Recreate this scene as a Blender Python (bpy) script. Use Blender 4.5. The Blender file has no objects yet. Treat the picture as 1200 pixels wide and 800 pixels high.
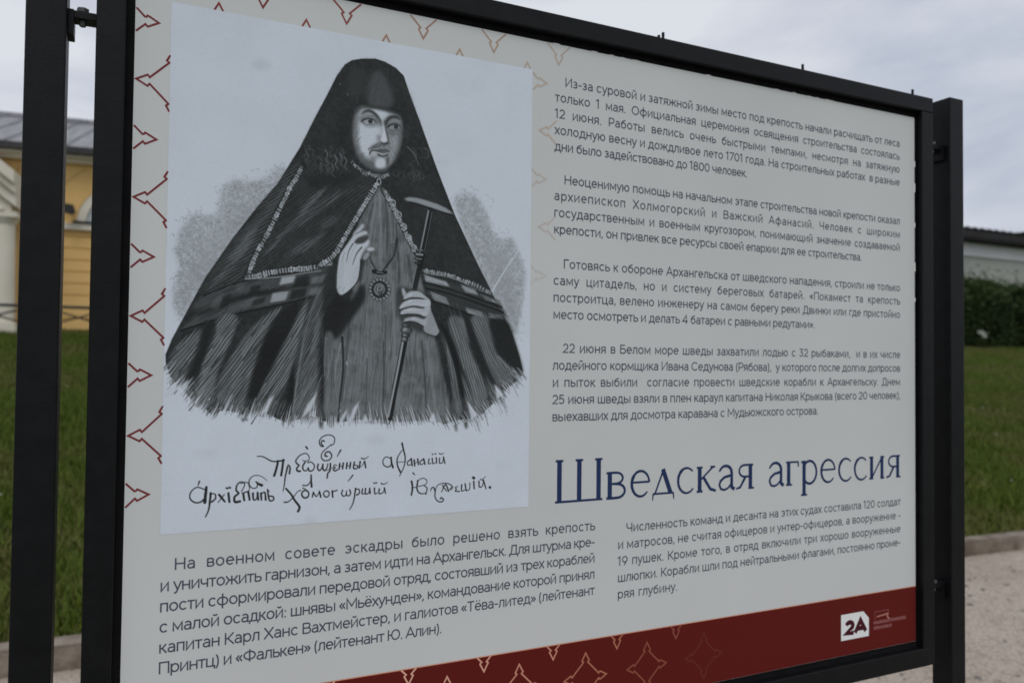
import bpy, math, random
import numpy as np
from mathutils import Matrix, Vector

random.seed(7)
RNG = np.random.default_rng(11)
SC = bpy.context.scene
COL = SC.collection

# ------------------------------------------------------------------ camera
F_PX, ZT = 930.0, 2.064                     # focal length in pixels of a 1200 px wide picture; height of the sheet's top edge
RM = np.array([[0.9029117324, -0.0103361832, -0.4297017183],
               [0.0203495127, 0.9996175626, 0.0187143270],
               [0.4293440354, -0.0256416060, 0.9027769422]])   # rows: right, down, forward
CU = np.array([0.00839472, 0.56391742, -1.22753909])
EYE = np.array([CU[0], CU[2], ZT - CU[1]])
def w3(a): return np.array([a[0], a[2], -a[1]])
cam_d = bpy.data.cameras.new('Camera')
cam_d.sensor_width = 22.3
cam_d.lens = F_PX / 1200 * 22.3
cam_d.clip_start = 0.05
cam_d.clip_end = 2000
cam_d.dof.use_dof = True
cam_d.dof.focus_distance = 1.22
cam_d.dof.aperture_fstop = 2.6
cam = bpy.data.objects.new('Camera', cam_d)
COL.objects.link(cam)
r_, d_, f_ = w3(RM[0]), w3(RM[1]), w3(RM[2])
cam.matrix_world = Matrix(((r_[0], -d_[0], -f_[0], EYE[0]), (r_[1], -d_[1], -f_[1], EYE[1]),
                           (r_[2], -d_[2], -f_[2], EYE[2]), (0, 0, 0, 1)))
SC.camera = cam

# ------------------------------------------------------------------ sky and sun (overcast)
SUN_EL, SUN_AZ = math.radians(52), math.radians(205)   # azimuth clockwise from +Y
wd = bpy.data.worlds.new('World'); SC.world = wd; wd.use_nodes = True
nt = wd.node_tree; nt.nodes.clear()
N = nt.nodes.new; LK = nt.links.new
out = N('ShaderNodeOutputWorld'); bg = N('ShaderNodeBackground'); bg.inputs[1].default_value = 0.1
sky = N('ShaderNodeTexSky'); sky.sky_type = 'NISHITA'; sky.sun_disc = False
sky.sun_elevation = SUN_EL; sky.sun_rotation = SUN_AZ; sky.dust_density = 3; sky.air_density = 1
tc = N('ShaderNodeTexCoord'); mp = N('ShaderNodeMapping'); mp.inputs['Scale'].default_value = (1.0, 1.0, 2.6)
LK(tc.outputs['Generated'], mp.inputs[0])
n1 = N('ShaderNodeTexNoise'); n1.inputs['Scale'].default_value = 3.2; n1.inputs['Detail'].default_value = 7; n1.inputs['Roughness'].default_value = 0.52
n1.inputs['Distortion'].default_value = 0.35
LK(mp.outputs[0], n1.inputs['Vector'])
cr = N('ShaderNodeValToRGB'); e = cr.color_ramp.elements
e[0].position = 0.34; e[0].color = (4.9, 5.35, 6.35, 1)
e[1].position = 0.60; e[1].color = (7.5, 7.75, 8.3, 1)
LK(n1.outputs['Fac'], cr.inputs[0])
mx = N('ShaderNodeMix'); mx.data_type = 'RGBA'; mx.inputs[0].default_value = 0.93
LK(sky.outputs[0], mx.inputs[6]); LK(cr.outputs[0], mx.inputs[7])
LK(mx.outputs[2], bg.inputs[0]); LK(bg.outputs[0], out.inputs[0])

sd = bpy.data.lights.new('Sun', 'SUN'); sd.energy = 0.75; sd.angle = math.radians(25); sd.color = (1, 0.96, 0.9)
so = bpy.data.objects.new('Sun', sd); COL.objects.link(so)
sv = Vector((math.sin(SUN_AZ) * math.cos(SUN_EL), math.cos(SUN_AZ) * math.cos(SUN_EL), math.sin(SUN_EL)))
so.rotation_euler = sv.to_track_quat('Z', 'Y').to_euler(); so.location = (0, -10, 20)

SC.render.engine = 'CYCLES'
SC.cycles.filter_width = 1.6
SC.view_settings.view_transform = 'Standard'; SC.view_settings.look = 'None'
SC.view_settings.gamma = 1; SC.view_settings.use_curve_mapping = False
SC.view_settings.exposure = 0.0

# ------------------------------------------------------------------ helpers
def lin(c):
    c = np.asarray(c, float) / 255.0
    return np.where(c <= 0.04045, c / 12.92, ((c + 0.055) / 1.055) ** 2.4)
ILL = 0.575                                   # outgoing light of a white upright face in this daylight
def ink(r, g=None, b=None):
    if g is None: g = b = r
    return tuple(float(x) for x in np.clip((lin((r, g, b)) - 0.004) / ILL, 0.003, 0.9))

def ray(x, y):
    d = RM.T @ np.array([(x - 600) / F_PX, (y - 400) / F_PX, 1.0]); return w3(d)
def at_depth(x, y, Y):
    d = ray(x, y); return EYE + d * (Y - EYE[1]) / d[1]
def uv(x, y):                                # a point of the photograph's sheet, in metres from the sheet's top left corner
    d = RM.T @ np.array([(x - 600) / F_PX, (y - 400) / F_PX, 1.0]); X = CU + d * (-CU[2] / d[2]); return (float(X[0]), float(X[1]))
def uvs(pts): return [uv(*p) for p in pts]

def material(name, build):
    m = bpy.data.materials.new(name); m.use_nodes = True
    t = m.node_tree; b = t.nodes['Principled BSDF']; build(t, b); return m
def noise_mat(name, c1, c2, scale=8, rough=0.7, spec=0.3, bump=0.0, bscale=None, detail=5, stretch=(1, 1, 1)):
    def f(t, b):
        co = t.nodes.new('ShaderNodeTexCoord'); mp = t.nodes.new('ShaderNodeMapping'); mp.inputs['Scale'].default_value = stretch
        t.links.new(co.outputs['Object'], mp.inputs[0])
        n = t.nodes.new('ShaderNodeTexNoise'); n.inputs['Scale'].default_value = scale; n.inputs['Detail'].default_value = detail
        t.links.new(mp.outputs[0], n.inputs['Vector'])
        r = t.nodes.new('ShaderNodeValToRGB'); r.color_ramp.elements[0].position = 0.32; r.color_ramp.elements[1].position = 0.68
        r.color_ramp.elements[0].color = (*c1, 1); r.color_ramp.elements[1].color = (*c2, 1)
        t.links.new(n.outputs['Fac'], r.inputs[0]); t.links.new(r.outputs[0], b.inputs['Base Color'])
        b.inputs['Roughness'].default_value = rough; b.inputs['Specular IOR Level'].default_value = spec
        if bump:
            n2 = t.nodes.new('ShaderNodeTexNoise'); n2.inputs['Scale'].default_value = bscale or scale * 4; n2.inputs['Detail'].default_value = 4
            t.links.new(mp.outputs[0], n2.inputs['Vector'])
            bp = t.nodes.new('ShaderNodeBump'); bp.inputs['Strength'].default_value = bump; bp.inputs['Distance'].default_value = 0.02
            t.links.new(n2.outputs['Fac'], bp.inputs['Height']); t.links.new(bp.outputs[0], b.inputs['Normal'])
    return material(name, f)

def attr_mat(name, rough=0.6, spec=0.08, mottling=0.03):
    def f(t, b):
        a = t.nodes.new('ShaderNodeAttribute'); a.attribute_name = 'ink'
        co = t.nodes.new('ShaderNodeTexCoord')
        n = t.nodes.new('ShaderNodeTexNoise'); n.inputs['Scale'].default_value = 3.0; n.inputs['Detail'].default_value = 6
        t.links.new(co.outputs['Object'], n.inputs['Vector'])
        mr = t.nodes.new('ShaderNodeMapRange'); mr.inputs[1].default_value = 0.3; mr.inputs[2].default_value = 0.7
        mr.inputs[3].default_value = 1 - mottling; mr.inputs[4].default_value = 1 + mottling * 0.3
        t.links.new(n.outputs['Fac'], mr.inputs[0])
        m = t.nodes.new('ShaderNodeVectorMath'); m.operation = 'SCALE'
        t.links.new(a.outputs['Color'], m.inputs[0]); t.links.new(mr.outputs[0], m.inputs['Scale'])
        t.links.new(m.outputs[0], b.inputs['Base Color'])
        b.inputs['Roughness'].default_value = rough; b.inputs['Specular IOR Level'].default_value = spec
    return material(name, f)

class MB:
    """collects faces for ONE mesh"""
    def __init__(s): s.v = []; s.f = []; s.c = []; s.mi = []; s.cur = None; s.m = 0
    def add(s, vs, fs):
        o = len(s.v); s.v += [tuple(map(float, p)) for p in vs]; s.f += [tuple(i + o for i in f) for f in fs]
        s.mi += [s.m] * len(fs)
        if s.cur is not None: s.c += [s.cur] * len(vs)
    def box(s, x0, x1, y0, y1, z0, z1, bev=0.0):
        if bev <= 0:
            vs = [(x, y, z) for z in (z0, z1) for y in (y0, y1) for x in (x0, x1)]
            s.add(vs, [(0, 2, 3, 1), (4, 5, 7, 6), (0, 1, 5, 4), (2, 6, 7, 3), (0, 4, 6, 2), (1, 3, 7, 5)]); return
        import bmesh
        bm = bmesh.new(); bmesh.ops.create_cube(bm, size=1)
        for v in bm.verts: v.co = ((x0 + x1) / 2 + v.co.x * (x1 - x0), (y0 + y1) / 2 + v.co.y * (y1 - y0), (z0 + z1) / 2 + v.co.z * (z1 - z0))
        bmesh.ops.bevel(bm, geom=list(bm.edges), offset=bev, segments=2, affect='EDGES', profile=0.5)
        bm.verts.index_update(); s.add([v.co[:] for v in bm.verts], [[v.index for v in f.verts] for f in bm.faces]); bm.free()
    def tube(s, p, q, r0, r1=None, n=10, caps=True):
        r1 = r0 if r1 is None else r1
        p, q = Vector(p), Vector(q); d = (q - p).normalized(); a = d.orthogonal().normalized(); b = d.cross(a)
        vs = []
        for c, r in ((p, r0), (q, r1)):
            for i in range(n):
                t = 2 * math.pi * i / n; vs.append(c + (a * math.cos(t) + b * math.sin(t)) * r)
        fs = [(i, (i + 1) % n, n + (i + 1) % n, n + i) for i in range(n)]
        if caps: fs += [tuple(range(n))[::-1], tuple(range(n, 2 * n))]
        s.add(vs, fs)
    def prism(s, poly, y0, y1):
        """outline in (x, z), extruded from y0 to y1"""
        n = len(poly)
        vs = [(x, y0, z) for x, z in poly] + [(x, y1, z) for x, z in poly]
        s.add(vs, [tuple(range(n)), tuple(range(n, 2 * n))[::-1]] + [(i, n + i, n + (i + 1) % n, (i + 1) % n) for i in range(n)])
    def build(s, name, mats, parent=None, smooth=False):
        org = Vector((0, 0, 0))
        if parent is not None:
            q = parent
            while q is not None: org += q.location; q = q.parent
        me = bpy.data.meshes.new(name)
        me.from_pydata([(x - org.x, y - org.y, z - org.z) for x, y, z in s.v], [], s.f)
        for m in (mats if isinstance(mats, (list, tuple)) else [mats]): me.materials.append(m)
        if isinstance(mats, (list, tuple)) and len(mats) > 1: me.polygons.foreach_set('material_index', s.mi)
        if s.c:
            at = me.attributes.new('ink', 'FLOAT_COLOR', 'POINT')
            at.data.foreach_set('color', np.array([(*c, 1.0) for c in s.c], np.float32).ravel())
        if smooth: me.polygons.foreach_set('use_smooth', [True] * len(s.f))
        me.update()
        o = bpy.data.objects.new(name, me); COL.objects.link(o); o.parent = parent
        return o

def empty(name, loc, label, cat, group=None):
    o = bpy.data.objects.new(name, None); o.empty_display_size = 0.2; COL.objects.link(o); o.location = loc
    o['label'] = label; o['category'] = cat
    if group: o['group'] = group
    return o
def tag(o, label, cat, group=None):
    o['label'] = label; o['category'] = cat
    if group: o['group'] = group
    return o
def setting(o, kind='structure'): o['kind'] = kind; return o
def np_mesh(name, V, F, mats, parent=None, midx=None, org=(0, 0, 0)):
    me = bpy.data.meshes.new(name)
    V = np.asarray(V, np.float32) - np.asarray(org, np.float32); n = F.shape[1]
    me.vertices.add(len(V)); me.vertices.foreach_set('co', V.ravel())
    me.loops.add(F.size); me.loops.foreach_set('vertex_index', F.astype(np.int32).ravel())
    me.polygons.add(len(F)); me.polygons.foreach_set('loop_start', np.arange(0, F.size, n, dtype=np.int32))
    for m in mats: me.materials.append(m)
    if midx is not None: me.polygons.foreach_set('material_index', midx.astype(np.int32))
    me.update(calc_edges=True); me.validate()
    o = bpy.data.objects.new(name, me); COL.objects.link(o); o.parent = parent
    return o

# value noise on arrays
def vnoise(x, y, seed=0):
    xi = np.floor(x).astype(np.int64); yi = np.floor(y).astype(np.int64); xf = x - xi; yf = y - yi
    def h(a, b):
        n = (a * 374761393 + b * 668265263 + seed * 1442695041) & 0x7fffffff
        n = ((n ^ (n >> 13)) * 1274126177) & 0x7fffffff
        return ((n ^ (n >> 16)) & 0xffff) / 65535.0
    u = xf * xf * (3 - 2 * xf); v = yf * yf * (3 - 2 * yf)
    return (h(xi, yi) * (1 - u) + h(xi + 1, yi) * u) * (1 - v) + (h(xi, yi + 1) * (1 - u) + h(xi + 1, yi + 1) * u) * v
def fbm(x, y, o=4, seed=0):
    s = 0; a = 0.5
    for i in range(o): s = s + a * vnoise(x * 2 ** i, y * 2 ** i, seed + i); a *= 0.5
    return s

# ------------------------------------------------------------------ materials
M_BLACK = noise_mat('black_paint', (0.0038, 0.0042, 0.0052), (0.0068, 0.0073, 0.0085), scale=40, rough=0.48, spec=0.20, bump=0.05, bscale=260)
M_BLACK2 = noise_mat('black_rubber', (0.006, 0.006, 0.007), (0.010, 0.010, 0.011), scale=30, rough=0.8, spec=0.15)
M_STEEL = noise_mat('zinc_bolt', (0.06, 0.06, 0.06), (0.11, 0.11, 0.11), scale=60, rough=0.4, spec=0.5)
M_PRINT = attr_mat('printed_sheet')
M_SHEET = noise_mat('sheet_white', ink(164, 166, 166), ink(169, 171, 171), scale=2.2, rough=0.55, spec=0.18, detail=3)
M_CHIP = noise_mat('chipped_edge', (0.78, 0.78, 0.75), (0.88, 0.88, 0.86), scale=50, rough=0.8)
M_PATH = None

# ------------------------------------------------------------------ ground: path, kerb, lawn
KX0, KY0, KX1, KY1 = -0.45, 3.165, 6.4, 2.90
def kerb_y(x): return KY0 + (KY1 - KY0) * (x - KX0) / (KX1 - KX0)
def path_nodes(t, b):
    co = t.nodes.new('ShaderNodeTexCoord')
    def noise(s, d, r=0.6):
        n = t.nodes.new('ShaderNodeTexNoise'); n.inputs['Scale'].default_value = s; n.inputs['Detail'].default_value = d; n.inputs['Roughness'].default_value = r
        t.links.new(co.outputs['Object'], n.inputs['Vector']); return n
    a = noise(1.3, 6); c = noise(55, 4); g = noise(14, 4)
    ra = t.nodes.new('ShaderNodeValToRGB'); ra.color_ramp.elements[0].position = .3; ra.color_ramp.elements[1].position = .7
    ra.color_ramp.elements[0].color = (.40, .335, .275, 1); ra.color_ramp.elements[1].color = (.51, .44, .37, 1)
    t.links.new(a.outputs['Fac'], ra.inputs[0])
    rb = t.nodes.new('ShaderNodeValToRGB'); rb.color_ramp.elements[0].position = .33; rb.color_ramp.elements[1].position = .52
    rb.color_ramp.elements[0].color = (.52, .50, .48, 1); rb.color_ramp.elements[1].color = (1, 1, 1, 1)
    t.links.new(c.outputs['Fac'], rb.inputs[0])
    rg = t.nodes.new('ShaderNodeValToRGB'); rg.color_ramp.elements[0].position = .28; rg.color_ramp.elements[1].position = .5
    rg.color_ramp.elements[0].color = (.7, .68, .66, 1); rg.color_ramp.elements[1].color = (1, 1, 1, 1)
    t.links.new(g.outputs['Fac'], rg.inputs[0])
    m1 = t.nodes.new('ShaderNodeMix'); m1.data_type = 'RGBA'; m1.blend_type = 'MULTIPLY'; m1.inputs[0].default_value = 1
    t.links.new(ra.outputs[0], m1.inputs[6]); t.links.new(rb.outputs[0], m1.inputs[7])
    m2 = t.nodes.new('ShaderNodeMix'); m2.data_type = 'RGBA'; m2.blend_type = 'MULTIPLY'; m2.inputs[0].default_value = 1
    t.links.new(m1.outputs[2], m2.inputs[6]); t.links.new(rg.outputs[0], m2.inputs[7])
    t.links.new(m2.outputs[2], b.inputs['Base Color']); b.inputs['Roughness'].default_value = .95; b.inputs['Specular IOR Level'].default_value = .15
    bp = t.nodes.new('ShaderNodeBump'); bp.inputs['Strength'].default_value = .5; bp.inputs['Distance'].default_value = .015
    t.links.new(c.outputs['Fac'], bp.inputs['Height']); t.links.new(bp.outputs[0], b.inputs['Normal'])
M_PATH = material('gritty_path', path_nodes)
M_KERB = noise_mat('kerb_stone', (.13, .10, .075), (.30, .255, .21), scale=7, rough=.95, spec=.15, bump=.5, bscale=40)
M_LAWN = noise_mat('lawn_soil', (.048, .070, .014), (.085, .110, .024), scale=1.6, rough=1, spec=.05, bump=.6, bscale=20, detail=8)

mb = MB(); mb.add([(-400, -400, .03), (400, -400, .03), (400, -2.4, .03), (-400, -2.4, .03)], [(0, 1, 2, 3)])
setting(mb.build('lawn', M_LAWN))  # unseen sheet behind the camera, added so less bounced light reaches the panel's bottom
mb = MB(); mb.add([(-400, -400, 0), (400, -400, 0), (400, kerb_y(400) + .8, 0), (-400, kerb_y(-400) + .8, 0)], [(0, 1, 2, 3)])
setting(mb.build('path', M_PATH))
mb = MB(); x = -30.0; k = 0
while x < 60:
    L = 0.95 + 0.22 * random.random(); g = 0.030 + 0.018 * random.random(); h = 0.112 + 0.014 * random.random(); j = random.uniform(-.012, .012)
    ya, yb = kerb_y(x) + j, kerb_y(x + L - g) + j + random.uniform(-.008, .008)
    b2 = MB(); b2.box(0, 1, 0, 1, 0, 1, .0)
    import bmesh
    bm = bmesh.new(); bmesh.ops.create_cube(bm, size=1)
    for v in bm.verts:
        s = v.co.x + .5; v.co = (x + s * (L - g), (ya + (yb - ya) * s) + (v.co.y + .5) * .15, -.1 + (v.co.z + .5) * (h + .1))
    bmesh.ops.bevel(bm, geom=list(bm.edges), offset=.016, segments=2, affect='EDGES')
    for v in bm.verts: v.co += Vector((random.uniform(-.003, .003), random.uniform(-.004, .004), random.uniform(-.004, .004)))
    bm.verts.index_update(); mb.add([v.co[:] for v in bm.verts], [[v.index for v in f.verts] for f in bm.faces]); bm.free()
    x += L; k += 1
setting(mb.build('kerb', M_KERB))

mb = MB()
for i in range(2600):                        # bits of leaf and grit lying on the path
    x, y = random.uniform(-3, 12), random.uniform(-1.5, 2.85); r = random.choice((.006, .009, .012, .018, .024)); q = random.uniform(0, 6.3); n_ = random.randint(5, 7); k = random.uniform(.35, .8)
    ring_ = [(x + r * math.cos(q) * math.cos(t) - r * k * math.sin(q) * math.sin(t), y + r * math.sin(q) * math.cos(t) + r * k * math.cos(q) * math.sin(t), .004) for t in (2 * math.pi * j / n_ + random.uniform(-.3, .3) for j in range(n_))]
    mb.add(ring_ + [(x, y, .004 + r * .3)], [(j, (j + 1) % n_, n_) for j in range(n_)])
setting(mb.build('path_grit', [noise_mat('grit_dark', (.11, .10, .09), (.26, .235, .21), scale=3)]), 'stuff')
def lawn_z(x, y):
    s = np.maximum(y - kerb_y(x) - 0.1, 0)
    base = 0.075 + 0.1225 * np.minimum(s, 17.5) + 0.012 * np.maximum(s - 17.5, 0)
    return base + 0.10 * (fbm(x * .35 + 50, y * .35 + 50, 3, 5) - .45) * np.clip(s / 2, 0, 1)
gx = np.concatenate([np.linspace(-400, -30, 20), np.linspace(-28, 60, 177), np.linspace(64, 400, 20)])
gs = np.concatenate([np.linspace(0.10, 22, 88), np.linspace(24, 400, 30)])
GX, GS = np.meshgrid(gx, gs); GY = kerb_y(GX) + GS; GZ = lawn_z(GX, GY)
V = np.stack([GX, GY, GZ], -1).reshape(-1, 3); nx, ny = len(gx), len(gs)
I = np.arange((ny - 1) * nx).reshape(ny - 1, nx)[:, :-1].ravel()
setting(np_mesh('lawn', V, np.stack([I, I + 1, I + nx + 1, I + nx], -1), [M_LAWN]))

def leafy(name, c1, c2, trans=.25):
    def f(t, b):
        g = t.nodes.new('ShaderNodeNewGeometry'); r = t.nodes.new('ShaderNodeValToRGB')
        r.color_ramp.elements[0].color = (*c1, 1); r.color_ramp.elements[1].color = (*c2, 1)
        t.links.new(g.outputs['Random Per Island'], r.inputs[0]); t.links.new(r.outputs[0], b.inputs['Base Color'])
        b.inputs['Roughness'].default_value = .6; b.inputs['Specular IOR Level'].default_value = .2
    return material(name, f)
M_GRASS = [leafy('grass_green', (.048, .084, .008), (.118, .156, .020)), leafy('grass_olive', (.088, .098, .022), (.155, .150, .046))]
def blades(n, xr, yr, h0, h1, keep=None):
    x = RNG.uniform(*xr, n); y = RNG.uniform(*yr, n)
    dx = fbm(x * .9, y * .9, 3, 21)
    if keep is not None: m = keep(x, y); x, y, dx = x[m], y[m], dx[m]
    n = len(x); z = lawn_z(x, y) - .005
    h = RNG.uniform(h0, h1, n) * (.55 + 1.0 * dx); a = RNG.uniform(0, 2 * np.pi, n); w = RNG.uniform(.006, .014, n)
    t = RNG.uniform(0, .9, n); ta = RNG.uniform(0, 2 * np.pi, n)
    P = np.stack([x, y, z], -1); A = np.stack([np.cos(a), np.sin(a), 0 * a], -1) * w[:, None]
    T = np.stack([np.cos(ta) * t * h, np.sin(ta) * t * h, h], -1)
    return np.stack([P - A, P + A, P + T], 1).reshape(-1, 3), ((dx + RNG.normal(0, .09, n)) < .44).astype(int)
inK = lambda x, y: (y > kerb_y(x) + .14)
parts = [blades(150000, (-9, 3), (3.1, 12), .05, .12, inK), blades(70000, (-9, 3), (12, 20.5), .07, .14, inK),
         blades(190000, (3, 26), (2.4, 11), .05, .12, inK), blades(110000, (3, 40), (11, 21), .08, .15, inK)]
V = np.concatenate([p[0] for p in parts]); MI = np.concatenate([p[1] for p in parts])
setting(np_mesh('grass', V, np.arange(len(V)).reshape(-1, 3), M_GRASS, midx=MI), 'stuff')
# small white clover heads on the lawn
M_WHITE = noise_mat('clover_white', (.36, .38, .33), (.52, .54, .47), scale=30)
mb = MB()
for i in range(420):
    x = RNG.uniform(-4, 26); y = RNG.uniform(2.8, 14)
    if y < kerb_y(x) + .2: continue
    zc = float(lawn_z(np.array(x), np.array(y))) + RNG.uniform(.05, .10); r = RNG.uniform(.008, .016)
    mb.add([(x + r * p, y + r * q, zc + r * s) for p, q, s in ((1, 0, 0), (0, 1, 0), (-1, 0, 0), (0, -1, 0), (0, 0, 1), (0, 0, -.8))], [(0, 1, 4), (1, 2, 4), (2, 3, 4), (3, 0, 4), (1, 0, 5), (2, 1, 5), (3, 2, 5), (0, 3, 5)])
setting(mb.build('clover_flowers', M_WHITE), 'stuff')
# ------------------------------------------------------------------ yellow building
M_YEL = noise_mat('ochre_plaster', (.72, .475, .185), (.79, .53, .215), scale=1.5, rough=.9, spec=.1, bump=.15, bscale=30)
M_CREAM = noise_mat('cream_plaster', (.70, .655, .54), (.78, .735, .63), scale=2.0, rough=.9, spec=.1, bump=.1, bscale=20)
M_ROOF = noise_mat('grey_tin_roof', (.20, .20, .215), (.33, .325, .34), scale=1.2, rough=.55, spec=.4, stretch=(6, .6, .6))
M_DARKM = noise_mat('dark_metal', (.02, .02, .02), (.04, .04, .038), scale=20, rough=.6)
M_GLASS = noise_mat('pale_window', (.42, .46, .48), (.55, .58, .58), scale=1.5, rough=.25, spec=.5)
M_GUT = noise_mat('gutter', (.03, .03, .032), (.05, .05, .05), scale=4, rough=.6)
BY = 20.0
base_z = 2.0
BPX = float(at_depth(85, 262, BY)[0])
bld = empty('yellow_building', (BPX, BY, base_z), 'ochre yellow building with grey tin roof and white belt course behind the left post', 'building')
zb = at_depth(85, 262, BY)[2]; zb2 = at_depth(85, 270, BY)[2]; ze = at_depth(85, 186, BY)[2]
BX0, BX1 = -16.0, 7.5
wcx, wr = at_depth(141, 262, BY)[0], at_depth(141, 262, BY)[0] - at_depth(90, 262, BY)[0]
mb = MB(); cz = base_z - .4; ch = .275
mb.box(BX0, BX1, BY + .03, BY + 9, base_z - .5, ze)
while cz < zb2 - .02:                        # rusticated courses below the belt
    mb.box(BX0, BX1, BY, BY + .05, cz, min(cz + ch - .03, zb2)); cz += ch
n = 24                                       # upper wall with an arched opening, as plates round the arch
def arch(r): return [(wcx + r * math.cos(math.pi * i / n), zb + r * 1.02 * math.sin(math.pi * i / n)) for i in range(n + 1)]
A = arch(wr + .02); top = ze - .13
for i in range(n):
    (xa, za), (xb, zb_) = A[i], A[i + 1]
    mb.add([(xa, BY, za), (xa, BY, top), (xb, BY, top), (xb, BY, zb_)], [(0, 1, 2, 3)])
mb.box(BX0, wcx - wr - .02, BY, BY + .05, zb, top); mb.box(wcx + wr + .02, BX1, BY, BY + .05, zb, top)
wall = mb.build('wall', M_YEL, bld)
mb = MB()
for rr in (wr + .55, wr + 1.05, wr + 1.5):   # curved grooves over the arch
    P = arch(rr)
    for i in range(n):
        (xa, za), (xb, zc) = P[i], P[i + 1]
        if max(za, zc) > top - .03: continue
        s = (rr + .03) / rr
        mb.add([(xa, BY - .004, za), (xb, BY - .004, zc), (wcx + (xb - wcx) * s, BY - .004, zb + (zc - zb) * s), (wcx + (xa - wcx) * s, BY - .004, zb + (za - zb) * s)], [(0, 1, 2, 3)])
M_GROOVE = noise_mat('ochre_groove', (.50, .32, .11), (.56, .36, .13), scale=3)
mb.build('arch_groove', M_GROOVE, bld)
mb = MB(); mb.box(BX0 - .1, BX1 + .1, BY - .12, BY + .1, zb2, zb, .02); mb.build('belt_course', M_CREAM, bld)
mb = MB(); mb.box(BX0 - .2, BX1 + .2, BY - .20, BY + .2, ze - .13, ze - .05, .01); mb.box(BX0 - .2, BX1 + .2, BY - .34, BY + .2, ze - .05, ze + .02); mb.build('cornice', M_CREAM, bld)
mb = MB(); mb.box(BX0 - .3, BX1 + .3, BY - .52, BY - .30, ze + .02, ze + .17); mb.build('gutter', M_GUT, bld)
win = MB(); P = arch(wr); Q = arch(wr * .80)
for i in range(n):
    win.add([(P[i][0], BY - .03, P[i][1]), (P[i + 1][0], BY - .03, P[i + 1][1]), (Q[i + 1][0], BY - .03, Q[i + 1][1]), (Q[i][0], BY - .03, Q[i][1])], [(0, 1, 2, 3)])
    win.add([(Q[i][0], BY - .03, Q[i][1]), (Q[i + 1][0], BY - .03, Q[i + 1][1]), (Q[i + 1][0], BY + .12, Q[i + 1][1]), (Q[i][0], BY + .12, Q[i][1])], [(0, 1, 2, 3)])
for s in (-.35, .35): win.box(wcx + s * wr - .03, wcx + s * wr + .03, BY - .01, BY + .05, zb, zb + wr * .74)
wo = win.build('window', M_CREAM, bld)
mb = MB(); mb.add([(x_, BY + .024, z_) for x_, z_ in Q], [tuple(range(n + 1))]); mb.build('pane', M_GLASS, wo)
mb = MB(); mb.box(wcx - wr - .06, wcx + wr + .06, BY - .17, BY - .03, zb + .002, zb + .05); mb.build('sill', M_GUT, wo)
rz = at_depth(85, 143, BY + 5)[2]
mb = MB(); xr = BX0 - .4; ry0, ry1 = BY - .5, BY + 5.0; rz0 = ze + .14
mb.add([(BX0 - .4, ry0, rz0), (BX1 + .4, ry0, rz0), (BX1 + .4, ry1, rz), (BX0 - .4, ry1, rz), (BX0 - .4, ry1 + 5, rz0), (BX1 + .4, ry1 + 5, rz0)], [(0, 1, 2, 3), (3, 2, 5, 4)])
x = BX0 - .4
while x < BX1 + .4:                          # standing seams
    mb.add([(x, ry0, rz0 + .002), (x + .03, ry0, rz0 + .002), (x + .03, ry1, rz + .002), (x, ry1, rz + .002), (x, ry0, rz0 + .045), (x + .03, ry0, rz0 + .045), (x + .03, ry1, rz + .045), (x, ry1, rz + .045)],
           [(4, 5, 6, 7), (0, 4, 7, 3), (1, 2, 6, 5), (0, 1, 5, 4)]); x += .62
mb.box(BX0 - .4, BX1 + .4, ry1 - .1, ry1 + .1, rz - .02, rz + .10)
ro = mb.build('roof', M_ROOF, bld)
# portico at the left
PYY = 18.6
pz = lambda x, y: at_depth(x, y, PYY)
c0 = pz(29, 203); c1 = pz(29, 243); sl = (pz(0, 180)[2] - c0[2]) / (pz(0, 180)[0] - c0[0])
ec = pz(22, 247)[2]
por = MB(); xl, xr = c0[0] - 6.0, c0[0]; xm = (xl + xr) / 2
def gable(dx, za, zb_, y0, y1):
    h = (xm - xl) * -sl
    return [(xl - dx, za), (xm, za + h), (xr + dx, za), (xr + dx, zb_), (xm, zb_ + h), (xl - dx, zb_)]
zt, zl = c0[2], c1[2]
h = (xm - xl) * -sl
for (a, b2, y0) in ((0.0, .36, -.30), (.36, .62, -.18), (.62, 1.0, -.06)):
    th = zt - zl; za, zb_ = zt - a * th, zt - b2 * th + .004
    por.prism([(xm, za + h), (xr, za), (xr, zb_), (xm, zb_ + h)], PYY + y0, BY - .55)
    por.prism([(xl, za), (xm, za + h), (xm, zb_ + h), (xl, zb_)], PYY + y0, BY - .55)
po = por.build('pediment', M_CREAM, bld)
mb = MB(); mb.prism([(xl + .12, ec + .002), (xl + .12, zl + .08), (xm, zl + h + .05), (xr - .12, zl + .08), (xr - .12, ec + .002)], PYY + .10, BY - .56); mb.build('tympanum', M_CREAM, po)
mb = MB(); mb.box(xl + .25, xr - .25, PYY + .02, BY - .6, ec, ec + .08, .02); mb.build('entablature', M_CREAM, po)
mb = MB(); ccx = pz(7, 300)[0]
for cx in (ccx, ccx - .95):
    mb.tube((cx, PYY + .35, base_z - .3), (cx, PYY + .35, ec - .25), .25, .21, 20, False)
    mb.box(cx - .30, cx + .30, PYY + .05, PYY + .65, ec - .12, ec); mb.tube((cx, PYY + .35, ec - .25), (cx, PYY + .35, ec - .12), .22, .29, 20, False)
    mb.box(cx - .32, cx + .32, PYY + .03, PYY + .67, base_z - .3, base_z + .22)
mb.build('column', M_CREAM, po)
mb = MB(); mb.box(pz(15, 300)[0], pz(24, 300)[0], PYY + .8, BY - .02, base_z - .3, ec); mb.build('pilaster', M_YEL, po)
bld.rotation_euler = (0, 0, math.radians(-6))
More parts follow.
